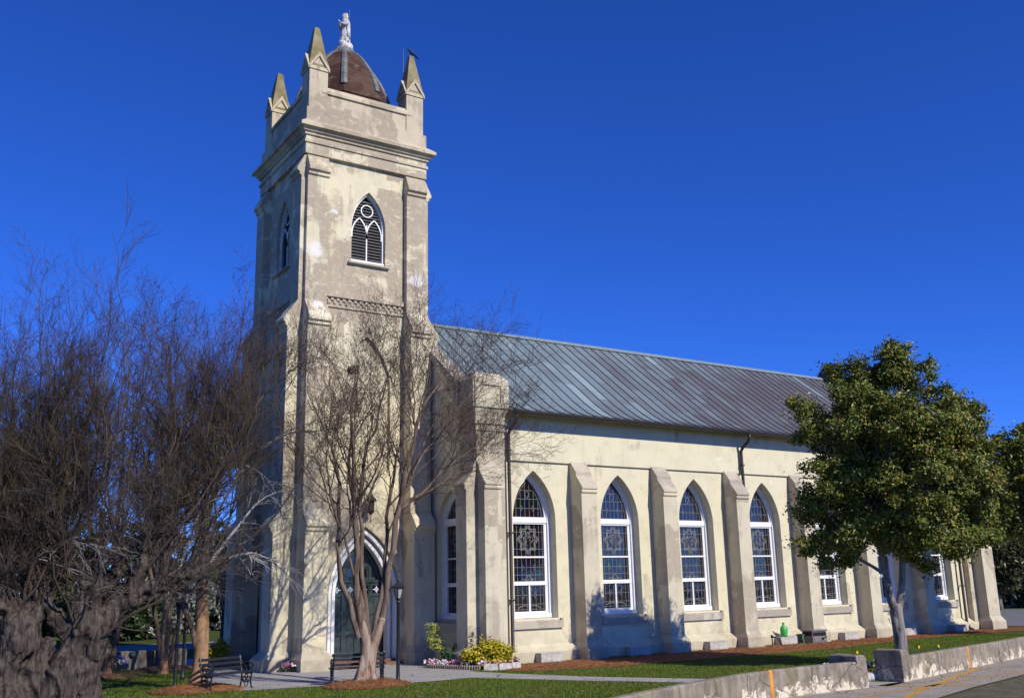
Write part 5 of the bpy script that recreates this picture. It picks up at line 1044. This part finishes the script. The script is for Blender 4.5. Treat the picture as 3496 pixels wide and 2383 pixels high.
# --- shrubs and flowers
def shrub(name, loc, blobs, n, nl, sz, mat, label, cat='shrub', group=None): return leafy(name, loc, blobs, n, nl, sz, [([(0, 0, 0), (0, 0, .2)], [.02, .015]), ([(0.02, 0, 0), (.05, 0, .25)], [.02, .01])], label, mat, cat, group, limbs=False)
shrub('golden_shrub', (4.75, -4.1, 0), [(-.30, 0, .36, .30), (.10, 0, .50, .36), (.45, 0, .48, .34), (0, .2, .4, .3), (.70, .05, .36, .28), (-.1, -.1, .3, .3), (.4, -.1, .25, .3)], 210, 46, .046, M['yleaf'], 'rounded golden yellow shrub in the flower bed at the nave corner')
shrub('lime_shrub', (4.1, -2.2, 0), [(-.15, 0, 1.25, .22), (-.1, 0, .95, .2), (.05, 0, .7, .24), (.25, .1, .45, .25)], 60, 26, .032, M['lime'], 'tall straggly lime yellow shrub below the gable window')
shrub('golden_shrub', (4.55, -2.6, 0), [(0, 0, .45, .2), (.1, 0, .6, .14)], 30, 26, .032, M['yleaf'], 'small golden shrub against the corner buttress behind the strap leaved plant')
shrub('golden_shrub', (-1.2, 3.7, 0), [(0, 0, .55, .36), (-.15, 0, .4, .3), (.15, .0, .7, .22)], 110, 28, .04, M['yleaf'], 'round golden yellow shrub behind the left bench')
spg = empty('sprig', (4.45, -3.9, 0), 'thin upright sprig rising above the golden shrub', 'plant'); MB().tube([(0, 0, 0), (.01, 0, .6), (.02, 0, 1.1)], .008, 5).build('stem', M['twig'], spg)
Cc = np.c_[RS.randn(60)*.05, RS.randn(60)*.05, .55+.55*RS.rand(60)]; leaves('foliage', Cc, RS.randn(60, 3), .035+.02*RS.rand(60), M['olive'], spg)
def strap_plant(loc, n, h, label, mat='blue_green', group=None, flower=None):
    t = empty('strap_leaf_plant' if not flower else 'daffodil', loc, label, 'plant', group); P = []
    for k in range(n):
        a = random.uniform(0, 2*PI); l = h*random.uniform(.6, 1.1); sp_ = random.uniform(.05, .45)*h; b0 = (random.uniform(-.15, .15)*(1+h), random.uniform(-.1, .1)*(1+h), 0)
        P.append([b0, (b0[0]+sp_*.3*math.cos(a), b0[1]+sp_*.3*math.sin(a), l*.5), (b0[0]+sp_*.7*math.cos(a), b0[1]+sp_*.7*math.sin(a), l*.85), (b0[0]+sp_*1.2*math.cos(a), b0[1]+sp_*1.2*math.sin(a), l*.9)])
    np_mesh('leaves', *tubes_np(np.array(P), np.tile(np.array([.012, .014, .010, .003]), (n, 1)), 3), M[mat], t)
    if flower:
        f = MB()
        for i in range(flower):
            x, y, z = random.uniform(-.15, .15), random.uniform(-.15, .15), h*random.uniform(.95, 1.15); f.tube([(x, y, 0), (x, y, z)], .006, 4)
        f.build('stalk', M[mat], t); f = MB(); f.ball((x, y, z), (.022, .022, .02), 8, 5)
        for q in range(6): f.ball((x+.03*math.cos(q*PI/3), y-.012, z+.03*math.sin(q*PI/3)), (.018, .008, .018), 6, 4)
        f.build('flower', M['yellow'], t)
    return t
strap_plant((4.35, -2.9, 0), 70, .75, 'dark strap leaved clump between the yellow shrubs')
GD = 'daffodils on the lawn edge around the leafy tree'
for i, (x, y, fl, lb) in enumerate(((11.6, -12.4, 0, 'daffodil leaves left of the leafy tree near the gap post'), (12.2, -12.3, 1, 'daffodil with a yellow flower just left of the leafy tree'), (12.6, -12.9, 0, 'dense daffodil leaves at the foot of the leafy tree'), (14.6, -12.7, 1, 'daffodil with a yellow flower just right of the leafy tree'), (15.9, -12.5, 1, 'small daffodil farthest right of the leafy tree'), (11.0, -13.0, 0, 'daffodil leaves above the flower bed in the wall gap'))):
    strap_plant((x, y, 0), 26, .42, lb, 'blue_green', GD, fl) if fl else strap_plant((x, y, 0), 34, .4, lb, 'blue_green', GD)
def flower_clump(loc, r, mats, label, group, n=26, h=.16):
    n = int(n*1.6); h *= 1.3; t = empty('flower_clump', loc, label, 'flowers', group)
    C_ = np.c_[RS.randn(n*4)*r*.5, RS.randn(n*4)*r*.5, RS.rand(n*4)*h*.8]; leaves('foliage', C_, RS.randn(n*4, 3)+np.array([0, 0, 1]), .02+.015*RS.rand(n*4), M['hedge'], t)
    for mt in mats:
        q = n//len(mats); C_ = np.c_[RS.randn(q)*r*.5, RS.randn(q)*r*.5, h*(.7+.5*RS.rand(q))]; leaves('petals', np.repeat(C_, 3, 0)+RS.randn(q*3, 3)*.012, RS.randn(q*3, 3)+np.array([-.3, -.8, .8]), .028+.018*RS.rand(q*3), M[mt], t, .9, .1)
GF = 'clumps of bedding flowers in the corner bed'; GF2 = 'clumps of bedding flowers by the tower foot'; GF3 = 'clumps of bedding flowers in the wall gap'
EB = [(3.55, -2.6), (3.72, -3.1), (3.9, -3.6), (4.1, -4.1), (4.35, -4.55), (4.75, -4.78), (5.2, -4.75)]
fl = [('pink', 'petal'), ('petal',), ('pink',), ('purple', 'petal'), ('pink', 'petal'), ('petal', 'pink'), ('purple', 'pink')]
NMS = ['pink and white flowers at the left end of the corner bed', 'white flowers in the corner bed left of the strap leaved clump', 'pink flowers in front of the strap leaved clump', 'purple and white flowers left of the golden shrub', 'pink and white flowers before the golden shrub', 'pale flowers under the right half of the golden shrub', 'purple and pink flowers at the right end of the corner bed']
for (x, y), mt, nm in zip(EB, fl, NMS): flower_clump((x+.22, y+.18, 0), .22, mt, nm, GF)
flower_clump((-.25, -.35, 0), .16, ('purple', 'pink'), 'purple flowers between the two tower buttress feet', GF2); flower_clump((.0, -.55, 0), .16, ('petal',), 'white flowers against the right tower buttress foot', GF2)
flower_clump((9.2, -14.7, 0), .25, ('purple', 'pink'), 'purple flowers in the shaded bed in the wall gap', GF3, 30, .3); flower_clump((9.75, -14.5, 0), .22, ('petal', 'purple'), 'pale flowers in the shaded bed right side of the wall gap', GF3, 26, .3); flower_clump((8.75, -14.4, 0), .22, ('petal',), 'white flowers in the bed beside the left wall end', GF3, 20, .3)
flower_clump((-4.5, 3.5, 0), .3, ('blueflower', 'petal'), 'blue and white flowers before the small back wall', None, 34, .35)
# edgings
ed = MB(); pts = spline(EB[:5], 6)
for i in range(len(pts)-1):
    p, q = pts[i], pts[i+1]; ed.tube([(p.x, p.y, 0), (q.x, q.y, 0)], .05, 6); ed.box(min(p.x, q.x)-.02, max(p.x, q.x)+.02, min(p.y, q.y), max(p.y, q.y), 0, .10); ed.ball(((p.x+q.x)/2, (p.y+q.y)/2, .10), (.05, .05, .05), 6, 4)
o = ed.build('scalloped_edging', M['terra']); tag(o, 'low scalloped brown edging along the front of the corner flower bed', 'edging')
GE = 'pale edging blocks at the corner bed'
for i, (x, y, a, lb) in enumerate(((4.55, -4.85, -.5, 'pale edging block left of the others at the corner bed'), (4.98, -4.98, -.1, 'pale edging block in the middle before the golden shrub'), (5.42, -4.9, .35, 'pale edging block at the right end of the corner bed'))):
    m_ = MB(); m_.frus((-.22, .22, -.06, .06), (-.21, .21, -.05, .05), 0, .16); m_.frus((-.21, .21, -.05, .05), (-.17, .17, -.04, .04), .16, .19); o = m_.build('edging_block', M['edging'], None, bevel=.01); o.location = (x, y, .0); o.rotation_euler = (0, 0, a); tag(o, lb, 'edging block', GE)
ge = MB()
for i in range(6): ge.lathe([(.12, 0), (.12, .1), (.1, .16), (.05, .19)], 10, (i*.22, 0))
o = ge.build('scalloped_edging', M['edging'], None, True); o.location = (8.65, -15.05, 0); o.rotation_euler = (0, 0, .24); tag(o, 'pale scalloped edging in front of the flowers in the wall gap', 'edging')
# small garden lights and the round marker
for x, y, lb in ((-4.75, 3.2, 'short green path light left of the other by the blue flowers'), (-3.95, 4.3, 'short green path light right of the other before the back wall')):
    m_ = MB(); m_.tube([(0, 0, 0), (0, 0, .42)], .02, 6); m_.lathe([(.05, .40), (.09, .42), (.10, .46), (.13, .50), (.13, .54), (.09, .60), (.02, .63)], 10); o = m_.build('path_light', flat('green_metal', (.03, .07, .065), .5), None, True); o.location = (x, y, 0); tag(o, lb, 'path light', 'short green path lights')
rm = empty('round_marker', (2.0, 27, 0), 'small white round sign in the far bed across the road', 'sign'); MB().tube([(0, 0, 0), (0, 0, .42)], .012, 6).build('post', M['iron'], rm)
m_ = MB(); m_.tube([(0, -.03, .55), (0, .0, .55)], .15, 20); m_.build('disc', M['white'], rm)
m_ = MB(); m_.tube([(0, -.035, .55), (0, -.031, .55)], .115, 20); m_.build('face', M['hedge'], rm)
m_ = MB(); m_.box(-.06, .06, -.042, -.036, .52, .56); m_.box(-.02, .02, -.042, -.036, .56, .61); m_.build('emblem', M['white'], rm)

# ------------------------------------------------------------------ grass and pine straw
def inside(poly, X, Y):
    r = np.zeros(len(X), bool); n = len(poly); j = n-1
    for i in range(n):
        xi, yi = poly[i]; xj, yj = poly[j]; c = ((yi > Y) != (yj > Y)) & (X < (xj-xi)*(Y-yi)/(yj-yi+1e-12)+xi); r ^= c; j = i
    return r
def blades(name, X, Y, hmin, hmax, wd, mat, flat_=False, z=0.):
    N = len(X); a = RS.rand(N)*2*PI; h = hmin+(hmax-hmin)*RS.rand(N)
    if flat_:
        dx, dy = np.cos(a)*h, np.sin(a)*h; px, py = -np.sin(a)*wd, np.cos(a)*wd; zz = z+.004+.03*RS.rand(N); tz = zz+.03*RS.randn(N)
        V = np.stack([np.c_[X-px, Y-py, zz], np.c_[X+px, Y+py, zz+.003], np.c_[X+dx, Y+dy, np.maximum(tz, z+.003)]], 1)
    else:
        px, py = np.cos(a)*wd, np.sin(a)*wd; lx, ly = RS.randn(N)*h*.45, RS.randn(N)*h*.45; zz = np.zeros(N)
        V = np.stack([np.c_[X-px, Y-py, zz], np.c_[X+px, Y+py, zz], np.c_[X+lx, Y+ly, h]], 1)
    return np_mesh(name, V.reshape(-1, 3), np.arange(3*N).reshape(N, 3), mat)
N = 420000; X = RS.uniform(-12, 30, N); Y = RS.uniform(-21, 6, N)
k_ = ~inside(PATH, X, Y) & ~inside(MULCH, X, Y) & ~inside(PAVE, X, Y) & ~((X > -.3) & (Y > -3.6) & (X > 4.7)) & ~((X > -.6) & (Y > -.6)) & ~((X > -1) & (X < 5.5) & (Y > -4.6) & (X > 3.4))
wi = inside(WL+[(7.7, 0), (-20, 0), (-30, -25)], X, Y) | (Y > -15.9+.235*(X-9.7)); k_ &= wi
o = blades('grass', X[k_], Y[k_], .03, .065, .006, M['blade']); tag(o, 'short green lawn grass around the church', 'grass', kind='stuff')
N = 90000; X = RS.uniform(4.6, 37, N); Y = RS.uniform(-7.2, -3.3, N); k_ = inside(MULCH, X, Y); X1, Y1 = X[k_], Y[k_]
N = 9000; a = RS.rand(N)*2*PI; r = np.sqrt(RS.rand(N))*1.2
for cx, cy in ((-.30, -6.45), (-4.2, -4.35)): X1 = np.r_[X1, cx+r*np.cos(a)]; Y1 = np.r_[Y1, cy+r*.85*np.sin(a)]
ob = blades('pine_straw', X1, Y1, .08, .18, .004, M['straw'], True, .012)
me = ob.data; co_ = np.empty(len(me.vertices)*3); me.vertices.foreach_get('co', co_); co_ = co_.reshape(-1, 3)
for cx, cy in ((-.30, -6.45), (-4.2, -4.35)):
    d2_ = np.hypot(co_[:, 0]-cx, (co_[:, 1]-cy)/.8); co_[:, 2] += np.interp(d2_, [0, .2, .6, .95, 1.15], [.16, .15, .11, .05, 0])
me.vertices.foreach_set('co', co_.ravel()); tag(ob, 'orange brown pine straw spread over the beds', 'pine straw', kind='stuff')
N = 2600; X = RS.uniform(-8, 20, N); Y = RS.uniform(-19, -3.6, N); k_ = (inside(PATH, X, Y) & (RS.rand(N) < .35)) | inside(PAVE, X, Y) | ((Y > -15.5+.235*(X-9.7)) & (RS.rand(N) < .5) & (Y < -4.8))
X, Y = X[k_], Y[k_]; o = leaves('fallen_leaves', np.c_[X, Y, .02+.03*RS.rand(len(X))], np.c_[RS.randn(len(X), 2)*.35, np.ones(len(X))], .018+.022*RS.rand(len(X)), M['straw'], None, .5, .15)
tag(o, 'scattered small brown fallen leaves on the lawn and pavement', 'fallen leaves', kind='stuff')
